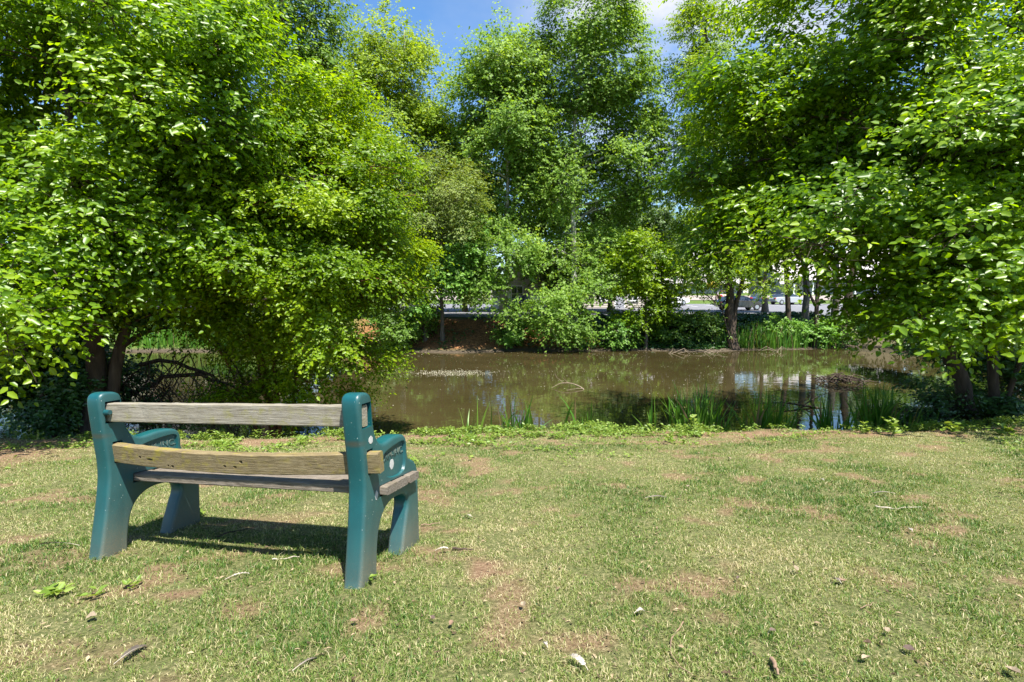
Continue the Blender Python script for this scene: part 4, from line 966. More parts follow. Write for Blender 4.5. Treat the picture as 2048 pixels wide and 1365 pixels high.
def reed_clump(px, py, Y, n, h, spread, label, seed, group='reed clumps at the near bank', w=.05, base=None, lean=.26):
    rg = np.random.default_rng(seed); p = at(px, py, Y); bz = float(max(terrain(p[0], p[1]), WATER_Z)) - .05
    k = 6; t = np.linspace(0, 1, k)
    V = []; tones = []
    n = int(n * 1.5); h = h * 1.12
    for i in range(n):
        x0, y0 = rg.normal(0, spread, 2) * (1, .5); H = h * rg.uniform(.55, 1.08); az = rg.uniform(0, 6.283); ln = abs(rg.normal(0, lean)) * H
        dx, dy = math.cos(az), math.sin(az); ww = w * rg.uniform(.6, 1.2)
        cx = x0 + dx * ln * t ** 2.2; cy = y0 + dy * ln * t ** 2.2; cz = H * (t - .25 * (ln / H) * t ** 3)
        if rg.random() < .1: cz = cz - .35 * H * np.maximum(0, t - .6) ** 1.2 * 2
        wd = ww * (1 - t ** 2.5) * (.6 + .8 * np.minimum(t * 3, 1) * .5) + .0006
        fa = rg.uniform(0, 3.14); sx, sy = math.cos(fa), math.sin(fa)
        L_ = np.stack([cx - sx * wd / 2, cy - sy * wd / 2, cz], -1); R_ = np.stack([cx + sx * wd / 2, cy + sy * wd / 2, cz], -1); C_ = np.stack([cx - sy * wd * .18, cy + sx * wd * .18, cz], -1)
        V.append(np.stack([L_, C_, R_], 1).reshape(-1, 3)); tones.append(np.full(3 * k, 0.0 if rg.random() < .09 else np.clip(rg.normal(.5, .22), .12, 1)))
    V = np.concatenate(V)
    bi = (np.arange(n) * 3 * k)[:, None, None]; r = (np.arange(k - 1) * 3)[None, :, None]
    q = np.concatenate([bi + r + np.array([[[0, 1, 4, 3]]]), bi + r + np.array([[[1, 2, 5, 4]]])], 1).reshape(-1, 4)
    me = np_mesh('reeds', V, q, np.full(len(q), 4), {'tone': np.concatenate(tones)})
    o = link('reeds', me, M['reed']); o.location = (p[0], p[1], bz); tag(o, label, 'reeds', group); return o
for i, a in enumerate([(948, 880, 8.1, 12, 1.0, .1, 'small thin tuft of reeds nearest the bench'), (1015, 880, 8.2, 12, .98, .1, 'tuft of arching reeds left part of the pair in the middle'),
                       (1050, 880, 8.2, 14, 1.02, .08, 'denser upright reed tuft, right part of the pair in the middle'), (1130, 885, 8.1, 5, .92, .08, 'few bent reed blades right of the middle tufts'),
                       (1170, 885, 8.1, 3, .9, .04, 'single short reed blades standing alone before the large clump'), (1305, 880, 8.1, 6, 1.0, .05, 'pair of short reed blades at the left foot of the large clump'),
                       (1385, 870, 8.3, 90, 1.3, .17, 'large dense reed clump at the left of the reed bed'), (1425, 870, 8.5, 44, 1.12, .13, 'reeds filling in right of the largest clump'),
                       (1525, 870, 8.4, 80, 1.25, .17, 'second large reed clump, with blades fanning right'), (1572, 870, 8.6, 22, 1.1, .08, 'loose reeds at the right side of the second large clump'),
                       (1657, 870, 8.5, 40, 1.2, .09, 'narrow reed clump between the second large clump and the tall dark one'), (1690, 870, 8.8, 12, 1.0, .05, 'thin reeds just left of the tall dark clump'),
                       (1755, 860, 8.9, 80, 1.4, .15, 'tall dark reed clump at the right, blades upright and arching'), (1835, 865, 9.0, 26, 1.05, .16, 'shaded reeds under the edge of the right tree')]):
    reed_clump(a[0], a[1], a[2], a[3], a[4], a[5], a[6], 200 + i)
for i, a in enumerate([(1500, 685, 30.2, 70, 1.5, .5, 'reed clump at the far water edge right of the walnut trunk'), (1540, 688, 30.3, 70, 1.4, .5, 'far reed clump before the dark leaning trunk'),
                       (1585, 690, 30.6, 60, 1.3, .5, 'pale far reed clump under the row of trunks'), (1640, 688, 31, 60, 1.2, .5, 'far reed clump at the right end of the far bank'),
                       (1455, 690, 30, 40, 1.1, .4, 'low far reed clump at the foot of the walnut')]):
    reed_clump(a[0], a[1], a[2], a[3], a[4], a[5], a[6], 230 + i, 'reed clumps on the far bank', .05)
for i, px in enumerate([300, 345, 390, 430, 470]):
    reed_clump(px, 700, 29.6 + (i % 2) * .5, 90, 1.5, .6, ['far green reed clump seen under the arched branch, leftmost', 'far green reed clump second from left under the arched branch', 'far green reed clump in the middle of the gap under the big tree',
                'far green reed clump right of the middle of the gap', 'far green reed clump at the right end of the gap'][i], 250 + i, 'reed clumps left of the pond', .06)

# ivy and undergrowth on the far bank slope
N = 42000
Xi = rng.uniform(4, 22, N); ti = rng.uniform(.5, 5.2, N); Xi2 = rng.uniform(-9, 22, N)
Xi = np.where(rng.random(N) < .8, Xi, Xi2); Yi = edge_far(Xi) + ti
c = fbm(Xi * .8, Yi * 1.5, 81, 3)
keep = rng.random(N) < smooth(.35, .6, c + .25 * smooth(3, 7, Xi) - .12 * (Xi < 2)) 
Xi, Yi = Xi[keep], Yi[keep]
Pz = np.stack([Xi, Yi, terrain(Xi, Yi) + rng.uniform(.02, .35, len(Xi)) * smooth(.3, .7, fbm(Xi * 1.3, Yi * 1.3, 83, 2)) + .02], -1)
az = rng.uniform(0, 6.283, len(Xi))
im = leaves_mesh('undergrowth', Pz, np.stack([np.cos(az), np.sin(az), rng.uniform(-.5, .5, len(Xi))], -1), rng.normal(0, .5, Pz.shape) + np.array([0, -.4, 1.]),
                 rng.uniform(.1, .2, len(Xi)), rng.uniform(.6, .9, len(Xi)), LEAF_FAR, np.clip(rng.normal(.5, .2, len(Xi)), 0, 1))
tag(link('undergrowth', im, M['leaf_ivy_shade']), 'dark ivy and undergrowth covering the slope of the far bank', 'undergrowth', kind='stuff')

# fluff and petals floating on the pond
M['speck'] = simple_mat('speck', (.72, .68, .5), .8)
n1_ = 1000; cx, cy = at(905, 747, 21.0)[:2]
aa = rng.uniform(0, 6.283, n1_); rr_ = np.abs(rng.normal(.62, .3, n1_))
c1 = np.stack([cx + 1.9 * rr_ * np.cos(aa) * rng.uniform(.6, 1.2, n1_), 20.2 + .9 * rr_ * np.sin(aa) + rng.normal(0, .08, n1_)], -1)
n2_ = 3200; c2_ = np.stack([rng.uniform(-6, 15, n2_), 8.5 + 20 * rng.random(n2_) ** .6], -1)
k2 = rng.random(n2_) < .15 + .85 * smooth(.45, .65, fbm(c2_[:, 0] * .35, c2_[:, 1] * .3, 91, 3)) * smooth(15, 22, c2_[:, 1])
pp = np.concatenate([c1, c2_[k2]]); n = len(pp)
P0 = np.concatenate([pp, np.full((n, 1), WATER_Z + .006)], 1)
az = rng.uniform(0, 6.283, n)
fm = leaves_mesh('floating_fluff', P0, np.stack([np.cos(az), np.sin(az), .0 * az], -1), np.tile([0, 0, 1.], (n, 1)) + rng.normal(0, .05, (n, 3)), rng.uniform(.015, .042, n), rng.uniform(.6, 1, n), LEAF_FAR, np.full(n, .5))
tag(link('floating_fluff', fm, M['speck']), 'white fluff and petals floating on the brown pond', 'fluff', kind='stuff')

# ------------------------------------------------------------------ sticks and brush in the pond
def sticks(name, label, cat, group, px, py, Y, lines, mat, sides=6):
    p = at(px, py, Y); p[2] = WATER_Z
    me = tubes_mesh(name, [(np.array(l[0], float), np.array(l[1], float)) for l in lines], sides)
    o = link(name, me, mat); o.location = p; tag(o, label, cat, group); return o
M['deadwood'] = bark_mat('deadwood', (.12, .09, .06), (.3, .24, .17), 20, 4, .4)
M['deadwood_dark'] = bark_mat('deadwood_dark', (.025, .018, .012), (.08, .055, .04), 20, 4, .4)
rg = np.random.default_rng(77)
Lb_ = [([(-1.1, 0, .02), (-.5, .3, .3), (.1, .1, .22), (.55, -.3, .05), (.6, -.5, -.08)], [.012, .02, .03, .035, .03]), ([(.55, -.3, .05), (.1, -.5, .06), (-.5, -.6, -.02)], [.02, .014, .008]),
      ([(-.5, .3, .3), (-.8, .4, .5), (-.9, .5, .75)], [.014, .01, .005]), ([(-.2, .2, .26), (-.5, .5, .5)], [.012, .005]), ([(.1, .1, .22), (-.3, -.1, .3), (-.6, -.1, .25)], [.012, .009, .004])]
Lb = [(np.array(a_) * .62, np.array(b_) * .55) for a_, b_ in Lb_]
Lb = [(lambda q_: (q_[0], q_[1]))(resample(a_, b_, 12)) for a_, b_ in Lb]
sticks('fallen_branch', 'bare curved branch sticking out of the water in the middle of the pond', 'branch', None, 1145, 775, 16.6, Lb, M['deadwood'])
for i, (a, b, Y_, k, l_) in enumerate([(1355, 704, 28.0, 5, 'forked pale stick at the far shore in front of the young maple'), (1415, 706, 28.2, 3, 'short pale stick lying in the far shallows'),
                                    (1432, 706, 28.3, 3, 'thin curved twig standing from the far shallows'), (1550, 704, 28.9, 4, 'pale stick on the far mud under the reeds')]):
    ls = []
    for q in range(k):
        az = rg.uniform(-.5, .5) + (math.pi if q % 2 else 0); le = rg.uniform(.5, 1.1)
        ls.append(([(rg.normal(0, .25), rg.normal(0, .1), -.05), (math.cos(az) * le * .5, math.sin(az) * le * .3, rg.uniform(.1, .35)), (math.cos(az) * le, math.sin(az) * le * .5, rg.uniform(0, .25))], [.018, .013, .005]))
    sticks('driftwood', l_, 'stick', 'sticks along the far shore', a, b, Y_, ls, M['deadwood'])
ls = []
for q in range(60):
    az = rg.uniform(0, 6.283); le = rg.uniform(.3, 1.3); x0, y0 = rg.normal(0, .3), rg.normal(0, .25); z0 = rg.uniform(-.05, .28) * math.exp(-(x0 ** 2 + y0 ** 2) * 2)
    ls.append(([(x0 - math.cos(az) * le * .5, y0 - math.sin(az) * le * .4, z0 - .05), (x0, y0, z0 + rg.uniform(0, .12)), (x0 + math.cos(az) * le * .6, y0 + math.sin(az) * le * .4, z0 + rg.uniform(-.1, .15))], [.016, .018, .006]))
ls.append(([(-.6, 0, -.05), (-.95, 0, .25), (-1.3, .1, .3), (-1.5, .1, .5)], [.014, .014, .01, .004]))
ls.append(([(.5, 0, .1), (1.2, 0, .02), (1.7, 0, -.05)], [.016, .014, .006])); ls.append(([(.4, 0, .1), (.9, .1, -.02)], [.01, .006]))
sticks('brush_pile', 'tangled dark pile of sticks half sunk in the water behind the reeds', 'brush pile', None, 1685, 762, 17.8, ls, M['deadwood_dark'], 5)
ls = [([(-1.2, 0, .1), (-.4, 0, .12), (.3, -.1, .02), (.7, -.3, -.05)], [.01, .025, .03, .02]), ([(.1, 0, .05), (.5, .1, .25), (.9, .1, .4)], [.02, .014, .005])]
sticks('sunken_branch', 'dark bent branch lying in the water behind the second reed clump', 'branch', None, 1600, 808, 13.6, ls, M['deadwood_dark'])
# tangle of bare dead branches under the big left tree, dipping into the water
ls = []
for q in range(150):
    x0 = rg.uniform(-2.3, 1.6); z0 = 1.9 - .35 * abs(x0) + rg.uniform(-.5, .2); le = rg.uniform(.8, 2.0); sx = rg.choice([-1, 1]) * rg.uniform(.1, .9)
    y0 = rg.uniform(-.6, .8)
    P_ = [(x0, y0, z0), (x0 + sx * le * .3, y0 + rg.normal(0, .1), z0 - le * .2), (x0 + sx * le * .6, y0 + rg.normal(0, .15), z0 - le * .5), (x0 + sx * le * .9, y0 + rg.normal(0, .2), z0 - le * .95)]
    r0 = rg.uniform(.005, .014); P_, R_ = resample(P_, [r0, r0 * .8, r0 * .6, r0 * .25], 10); P_ = wobble(P_, .03, rg); ls.append((P_, R_))
    for s_ in range(3):
        k_ = int(rg.integers(3, 9)); d_ = rg.normal(0, 1, 3); d_[2] -= .4; d_ = d_ / np.linalg.norm(d_) * rg.uniform(.2, .6)
        ls.append((np.array([P_[k_], P_[k_] + d_ * .5 + rg.normal(0, .03, 3), P_[k_] + d_]), [r0 * .5, r0 * .35, r0 * .15]))
for (x0, x1, zt) in ((-1.9, .9, 1.75), (-1.6, 1.4, 1.5)):
    P_, R_ = resample([(x0, 0, .5), (x0 + .5, 0, zt - .25), ((x0 + x1) / 2, .1, zt), (x1 - .4, .1, zt - .35), (x1, .2, .7), (x1 + .3, .2, .0)], [.05, .045, .04, .03, .02, .012], 20)
    ls.append((wobble(P_, .07, rg), R_))
sticks('dead_branches', 'tangle of bare arching branches dipping into the water behind the left half of the bench', 'branches', None, 385, 800, 9.6, ls, M['bark_dark'], 5)

# ------------------------------------------------------------------ feathers, twigs, dry leaves on the lawn
def feather(px, py, length, width, rz, pitch, mat, label, seed, curl=.06, gaps=.1, roll=.0, lift=.022):
    rg = np.random.default_rng(seed); n = 26
    root = empty('feather'); tag(root, label, 'feather', 'feathers lying on the lawn')
    p = G(px, py); root.location = (p[0], p[1], float(terrain(p[0], p[1])) + lift)
    gz = -math.atan(.08)
    root.rotation_euler = Euler((gz * math.cos(rz) + roll, pitch - gz * math.sin(rz), rz))
    t = np.linspace(0, 1, 14); C_ = np.stack([t * length, curl * length * np.sin(t * 1.6) * t, .012 * np.sin(t * 3.1)], -1)
    link('quill', tubes_mesh('quill', [(C_, np.interp(t, [0, .2, 1], [.0016, .0014, .0004]))], 5), M['quill'], root)
    V, F = [], []
    for s_ in (-1, 1):
        for i in range(n):
            u0 = .2 + .8 * i / n; u1 = u0 + .8 / n * (1.02 if rg.random() > gaps else .55)
            wv_ = width * (1 if s_ > 0 else .62) * math.sin(math.pi * min(1, (u0 - .12) / .9)) ** .5 * rg.uniform(.86, 1.08)
            a = np.array([np.interp(u0, t, C_[:, k]) for k in range(3)]); b = np.array([np.interp(min(1, u1), t, C_[:, k]) for k in range(3)])
            d = np.array([.55 * wv_, s_ * wv_, .1 * wv_ + rg.normal(0, .001)])
            k0 = len(V); V += [a, b, b + d, a + d]; F.append((k0, k0 + 1, k0 + 2, k0 + 3))
    me = np_mesh('vane', np.array(V), np.array(F), np.full(len(F), 4)); link('vane', me, mat, root)
    return root
feather(160, 1100, .21, .024, math.radians(178), 0, M['feather_dark'], 'long dark barred flight feather left of the bench leg', 1, gaps=.35, roll=.5)
feather(228, 1345, .13, .019, math.radians(78), .1, M['feather_dark'], 'grey-brown feather standing on its quill near the lower left corner', 2)
feather(585, 1360, .12, .008, math.radians(62), .2, M['feather_dark'], 'narrow dark feather near the bottom edge below the bench', 3)
feather(1176, 1358, .085, .017, math.radians(118), -.05, M['feather_pale'], 'ragged pale brown feather at the bottom edge, right of the middle', 4, gaps=.3)
feather(870, 1110, .07, .01, math.radians(15), 0, M['feather_pale'], 'pale feather lying right of the near bench end', 5)
feather(945, 1042, .07, .012, math.radians(130), .15, M['feather_pale'], 'small white feather standing in the grass right of the bench', 6)
feather(1290, 1003, .15, .017, math.radians(0), 0, M['feather_dark'], 'brown banded feather lying flat in the middle of the lawn', 7)
feather(1790, 995, .15, .014, math.radians(172), 0, M['feather_dark'], 'dark feather lying flat on the right part of the lawn', 8)
feather(1648, 968, .05, .012, math.radians(80), .1, M['feather_pale'], 'small white feather upright on the right part of the lawn', 9)
feather(1824, 1072, .05, .014, math.radians(60), .1, M['feather_pale'], 'fluffy white feather on the lawn below the curved stick', 10, gaps=.3)
feather(450, 1170, .10, .007, math.radians(35), 0, M['feather_pale'], 'thin pale feather on the grass just before the middle of the bench', 11)
feather(1268, 1240, .05, .012, math.radians(20), .1, M['feather_pale'], 'short white feather low on the lawn, left of the upright brown leaf', 12)
feather(1095, 1312, .035, .009, math.radians(100), .2, M['feather_pale'], 'tiny white down feather near the bottom edge of the lawn', 13)
feather(1682, 1180, .05, .014, math.radians(85), .1, M['feather_dark'], 'small brown feather tilted in the grass at the lower right', 14)

def twig_on_lawn(pts, r, mat, label, name='twig', lift=.012):
    P = []
    for a, b in pts:
        p = G(a, b); P.append((p[0], p[1], float(terrain(p[0], p[1])) + lift))
    P = np.array(P); o0 = P[0].copy(); Q, R = resample(P - o0, np.linspace(r, r * .4, len(P)), 14); Q = wobble(Q, .003, rg)
    o = link(name, tubes_mesh(name, [(Q, R)], 6), mat); o.location = o0; tag(o, label, name.replace('_', ' '), 'twigs and sticks on the lawn'); return o
twig_on_lawn([(1750, 1017), (1775, 1022), (1810, 1021), (1840, 1018)], .006, M['quill'], 'curved pale stick on the right part of the lawn', 'stick')
twig_on_lawn([(1366, 1252), (1345, 1280), (1340, 1310), (1352, 1340), (1385, 1362)], .0028, M['twig'], 'thin reddish curved twig at the bottom middle of the lawn')
twig_on_lawn([(1543, 1330), (1550, 1345), (1556, 1362)], .009, M['twig'], 'short thick brown stick at the bottom edge of the lawn', 'stick', .02)
twig_on_lawn([(842, 1056), (862, 1053), (880, 1050)], .004, M['twig'], 'dark twig lying on bare soil beside the near bench end')
twig_on_lawn([(430, 1080), (460, 1070), (495, 1062)], .005, M['deadwood_dark'], 'dark twig in the shade under the bench')
twig_on_lawn([(545, 1125), (580, 1122), (600, 1118)], .004, M['quill'], 'pale twig on the sunlit grass behind the bench legs')
twig_on_lawn([(1720, 1225), (1740, 1218), (1752, 1212)], .002, M['twig'], 'fine short twig at the lower right of the lawn')
twig_on_lawn([(905, 1103), (930, 1105), (950, 1104)], .006, M['deadwood_dark'], 'dark rotten twig right of the pale feather')
def dry_leaf(px, py, size, rz, label, mat, seed):
    rg2 = np.random.default_rng(seed); bm = bmesh.new(); p = G(px, py)
    prof = [(0, 0), (.2, .28), (.5, .38), (.8, .24), (1.05, 0), (.8, -.24), (.5, -.38), (.2, -.28)]
    c_ = bm.verts.new((.5 * size, 0, -.05 * size)); vs_ = [bm.verts.new((a * size, b * size, (.35 * abs(b) + rg2.uniform(0, .16)) * size)) for a, b in prof]
    for i in range(8): bm.faces.new([c_, vs_[i], vs_[(i + 1) % 8]])
    me = bpy.data.meshes.new('dry_leaf'); bm.to_mesh(me); bm.free()
    o = link('dry_leaf', me, mat); o.location = (p[0], p[1], float(terrain(p[0], p[1])) + .022); o.rotation_euler = (rg2.uniform(-.3, .3), rg2.uniform(-.5, .1), rz)
    tag(o, label, 'dry leaf', 'dry leaves on the lawn'); return o
M['dry'] = simple_mat('dry', (.16, .1, .06), .8, noise=.3, nscale=60); M['dry_pale'] = simple_mat('dry_pale', (.22, .17, .11), .8, noise=.25, nscale=60)
M['dry_dark'] = simple_mat('dry_dark', (.09, .06, .045), .85, noise=.3, nscale=60)
for i, (a, b, s_, l_, m_) in enumerate([(1675, 1172, .04, 'brown curled leaf upright in the lower right grass', 'dry'), (1595, 1152, .028, 'pale curled leaf left of the brown upright one', 'dry_pale'), (1550, 1275, .025, 'small dark clod-like leaf above the thick stick', 'dry_dark'),
                                      (1725, 1298, .03, 'round grey-brown leaf near the bottom right', 'dry'), (1770, 1277, .025, 'small whitish leaf near the bottom right', 'dry_pale'), (1830, 1318, .035, 'dark ragged leaf low at the right', 'dry_dark'),
                                      (2010, 1140, .02, 'reddish scrap of leaf near the right edge', 'dry'), (1372, 980, .03, 'bright pale leaf scrap in the middle distance of the lawn', 'dry_pale'), (1475, 1170, .02, 'dark leaf scrap in the lower middle lawn', 'dry_dark'),
                                      (870, 1252, .02, 'dark leaf scrap on the lawn below the near bench leg', 'dry_dark'), (905, 1257, .025, 'brown leaf scrap next to the dark one below the bench', 'dry'), (175, 1245, .04, 'tan leaf on the grass at lower left', 'dry_pale'),
                                      (1460, 923, .05, 'pale leaf scrap far on the lawn toward the reeds', 'dry_pale'), (1740, 1330, .03, 'whitish crumpled leaf at the lower right', 'dry_pale'), (2010, 1350, .04, 'pale crumpled leaf in the lower right corner', 'dry_pale'),
                                      (700, 1255, .03, 'brown leaf on the grass below the near bench leg', 'dry'), (1050, 1225, .03, 'flat tan leaf in the lower middle of the lawn', 'dry_pale'), (2000, 995, .035, 'dark leaf near the right edge of the lawn', 'dry_dark')]):
    dry_leaf(a, b, s_, i * 1.7, l_, M[m_], i)
# straw and litter crumbs strewn through the lawn
N = 7000; Yl = 1.3 + 5.6 * rng.random(N) ** 1.2; Xl = (rng.random(N) * 2 - 1) * (Yl * 1.1 + .5)
P0 = np.stack([Xl, Yl, terrain(Xl, Yl) + rng.uniform(.004, .018, N)], -1); az = rng.uniform(0, 6.283, N)
lm_ = leaves_mesh('litter', P0, np.stack([np.cos(az), np.sin(az), rng.normal(0, .15, N)], -1), rng.normal(0, .3, P0.shape) + np.array([0, 0, 1.]), rng.uniform(.006, .028, N), rng.uniform(.1, .5, N), LEAF_FAR, rng.random(N))
M['litter'] = leaf_mat('litter', (.04, .026, .016), (.13, .09, .05), (.36, .28, .17), .1, .8, .2, (1, 1, 1))
tag(link('litter', lm_, M['litter']), 'straw, chaff and leaf crumbs strewn through the lawn', 'litter', kind='stuff')

# ------------------------------------------------------------------ houses
M['siding'] = simple_mat('siding', (.42, .38, .33), .7, noise=.06, nscale=2); M['siding_pink'] = simple_mat('siding_pink', (.5, .36, .32), .75, noise=.08, nscale=1.5)
M['siding_grey'] = simple_mat('siding_grey', (.3, .3, .3), .7, noise=.06, nscale=2); M['trim'] = simple_mat('trim', (.72, .72, .7), .6)
M['roof'] = simple_mat('roof', (.36, .33, .32), .9, noise=.15, nscale=3); M['roof_dark'] = simple_mat('roof_dark', (.14, .13, .125), .9, noise=.15, nscale=3)
M['glass'] = simple_mat('glass', (.03, .04, .05), .05, spec=.8); M['door'] = simple_mat('door', (.3, .31, .36), .6)

def boxes(name, bl, mat, parent, bevel=0):
    bm = bmesh.new()
    for (x0, x1, y0, y1, z0, z1) in bl:
        bmesh.ops.create_cube(bm, size=1, matrix=Matrix.Translation(((x0 + x1) / 2, (y0 + y1) / 2, (z0 + z1) / 2)) @ Matrix.Diagonal((x1 - x0, y1 - y0, z1 - z0, 1)))
    me = bpy.data.meshes.new(name); bm.to_mesh(me); bm.free(); return link(name, me, mat, parent)

def house(label, px, py, Y, w, d, h, roof_h, wall, roofm, wins, doors=(), gable_front=False, rz=0, group='houses beyond the parking lot', over=.5, columns=(), name='house', siding=True, win_size=(1.0, 1.4)):
    p = at(px, py, Y); z = float(terrain(p[0], p[1])) - .1
    root = empty(name, (p[0], p[1], z), rz); tag(root, label, 'house', group)
    bm = bmesh.new(); hw = w / 2
    def q(pts): bm.faces.new([bm.verts.new(v) for v in pts])
    # wall shell with gables
    if gable_front:
        for y in (0, d): q([(-hw, y, 0), (hw, y, 0), (hw, y, h), (0, y, h + roof_h), (-hw, y, h)])
        for x in (-hw, hw): q([(x, 0, 0), (x, d, 0), (x, d, h), (x, 0, h)])
    else:
        for y in (0, d): q([(-hw, y, 0), (hw, y, 0), (hw, y, h), (-hw, y, h)])
        for x in (-hw, hw): q([(x, 0, 0), (x, d, 0), (x, d, h), (x, d / 2, h + roof_h), (x, 0, h)])
    if siding:   # lap boards as slightly proud strips on the front
        k = int(h / .22)
        for i in range(k):
            z0 = i * .22 + .02; q([(-hw, -.03, z0), (hw, -.03, z0), (hw, -.008, z0 + .2), (-hw, -.008, z0 + .2)]); q([(-hw, -.03, z0), (hw, -.03, z0), (hw, -.001, z0 - .001), (-hw, -.001, z0 - .001)])
    bmesh.ops.recalc_face_normals(bm, faces=bm.faces)
    me = bpy.data.meshes.new('wall'); bm.to_mesh(me); bm.free(); link('wall', me, wall, root)
    bm = bmesh.new(); th = .18
    def slab(a, b, c, e):
        A = [Vector(v) for v in (a, b, c, e)]; n_ = (A[1] - A[0]).cross(A[3] - A[0]).normalized() * th
        if n_.z < 0: n_ = -n_
        lo = [bm.verts.new(v) for v in A]; hi = [bm.verts.new(v + n_) for v in A]
        bm.faces.new(lo[::-1]); bm.faces.new(hi)
        for i in range(4): bm.faces.new([lo[i], lo[(i + 1) % 4], hi[(i + 1) % 4], hi[i]])
    o_ = over
    if gable_front:
        s = roof_h / hw
        for sg in (-1, 1): slab((sg * (hw + o_), -o_, h - s * o_), (sg * (hw + o_), d + o_, h - s * o_), (0, d + o_, h + roof_h), (0, -o_, h + roof_h))
    else:
        s = roof_h / (d / 2)
        for sg, y in ((-1, 0), (1, d)): slab((-hw - o_, y + sg * o_, h - s * o_), (hw + o_, y + sg * o_, h - s * o_), (hw + o_, d / 2, h + roof_h), (-hw - o_, d / 2, h + roof_h))
    bmesh.ops.recalc_face_normals(bm, faces=bm.faces)
    me = bpy.data.meshes.new('roof'); bm.to_mesh(me); bm.free(); link('roof', me, roofm, root)
    ww_, wh = win_size
    for (x, zc) in wins:
        f = boxes('window', [(x - ww_ / 2 - .1, x + ww_ / 2 + .1, -.1, -.035, zc + wh / 2, zc + wh / 2 + .12), (x - ww_ / 2 - .1, x + ww_ / 2 + .1, -.12, -.035, zc - wh / 2 - .12, zc - wh / 2),
                             (x - ww_ / 2 - .1, x - ww_ / 2, -.1, -.035, zc - wh / 2, zc + wh / 2), (x + ww_ / 2, x + ww_ / 2 + .1, -.1, -.035, zc - wh / 2, zc + wh / 2), (x - .03, x + .03, -.085, -.045, zc - wh / 2, zc + wh / 2),
                             (x - ww_ / 2, x + ww_ / 2, -.08, -.05, zc - .03, zc + .03)], M['trim'], root)
        boxes('pane', [(x - ww_ / 2, x + ww_ / 2, -.046, -.034, zc - wh / 2, zc + wh / 2)], M['glass'], f)
    for (x, dw, dh) in doors:
        dd = boxes('door', [(x - dw / 2, x + dw / 2, -.07, -.034, .02, dh)], M['door'], root)
        boxes('door_frame', [(x - dw / 2 - .12, x - dw / 2, -.09, -.034, .02, dh + .12), (x + dw / 2, x + dw / 2 + .12, -.09, -.034, .02, dh + .12), (x - dw / 2, x + dw / 2, -.09, -.034, dh, dh + .12)], M['trim'], root)
    for x in columns:
        boxes('column', [(x - .12, x + .12, -1.5, -1.26, 0, h - .1), (x - .18, x + .18, -1.56, -1.2, 0, .2), (x - .18, x + .18, -1.56, -1.2, h - .3, h - .1)], M['trim'], root)
    if columns: boxes('porch_roof', [(min(columns) - .5, max(columns) + .5, -1.8, -.035, h - .1, h + .12)], M['roof'], root)
    return root
house('beige sided house with a front gable, glimpsed between the sycamores', 1068, 612, 48, 6.5, 9, 3.0, 2.0, M['siding'], M['roof'], [(-1.6, 1.8), (1.7, 1.8)], (), True, .1)
house('beige house with a wide low front right of the gabled one', 1210, 606, 56, 9, 9, 2.9, 2.2, M['siding'], M['roof'], [(-3, 1.7), (0, 1.7), (3, 1.7)], ((1.6, .95, 2.1),))
house('long low house with a big pale grey roof beyond the grass, yellow shrub before it', 1400, 584, 101, 17, 14, 2.7, 6.5, M['siding_grey'], M['roof'], [(-6, 1.5), (-3, 1.5), (5, 1.5), (7, 1.5)], ((1.2, 2.4, 2.2), (-1.5, 1, 2.1)), over=.9)
house('long grey house with white porch columns at the right beyond the trunks', 1690, 584, 98, 24, 14, 2.7, 6.5, M['siding_grey'], M['roof'], [(-9, 1.5), (-5, 1.5), (3, 1.5), (8, 1.5), (10.5, 1.5)], ((-1, 1, 2.1), (6, 1, 2.1)), over=.9, columns=(-10.5, -7, -3, 1, 5, 9.5))
house('pinkish three-storey townhouse seen through the gap under the left tree', 360, 628, 52, 6.2, 9, 8.0, 2.0, M['siding_pink'], M['roof_dark'], [(-1.8, 1.6), (1.6, 1.6), (-1.8, 4.2), (0, 4.2), (1.8, 4.2), (-1.8, 6.7), (0, 6.7), (1.8, 6.7)], ((0, 1, 2.1),), group='townhouses beyond the left of the pond')
house('grey townhouse adjoining the pinkish one on its left', 265, 628, 54, 6.2, 9, 7.6, 2.0, M['siding_grey'], M['roof_dark'], [(-1.8, 1.6), (1.6, 1.6), (-1.8, 4.2), (1.8, 4.2), (-1.8, 6.7), (1.8, 6.7)], ((0, 1, 2.1),), group='townhouses beyond the left of the pond')

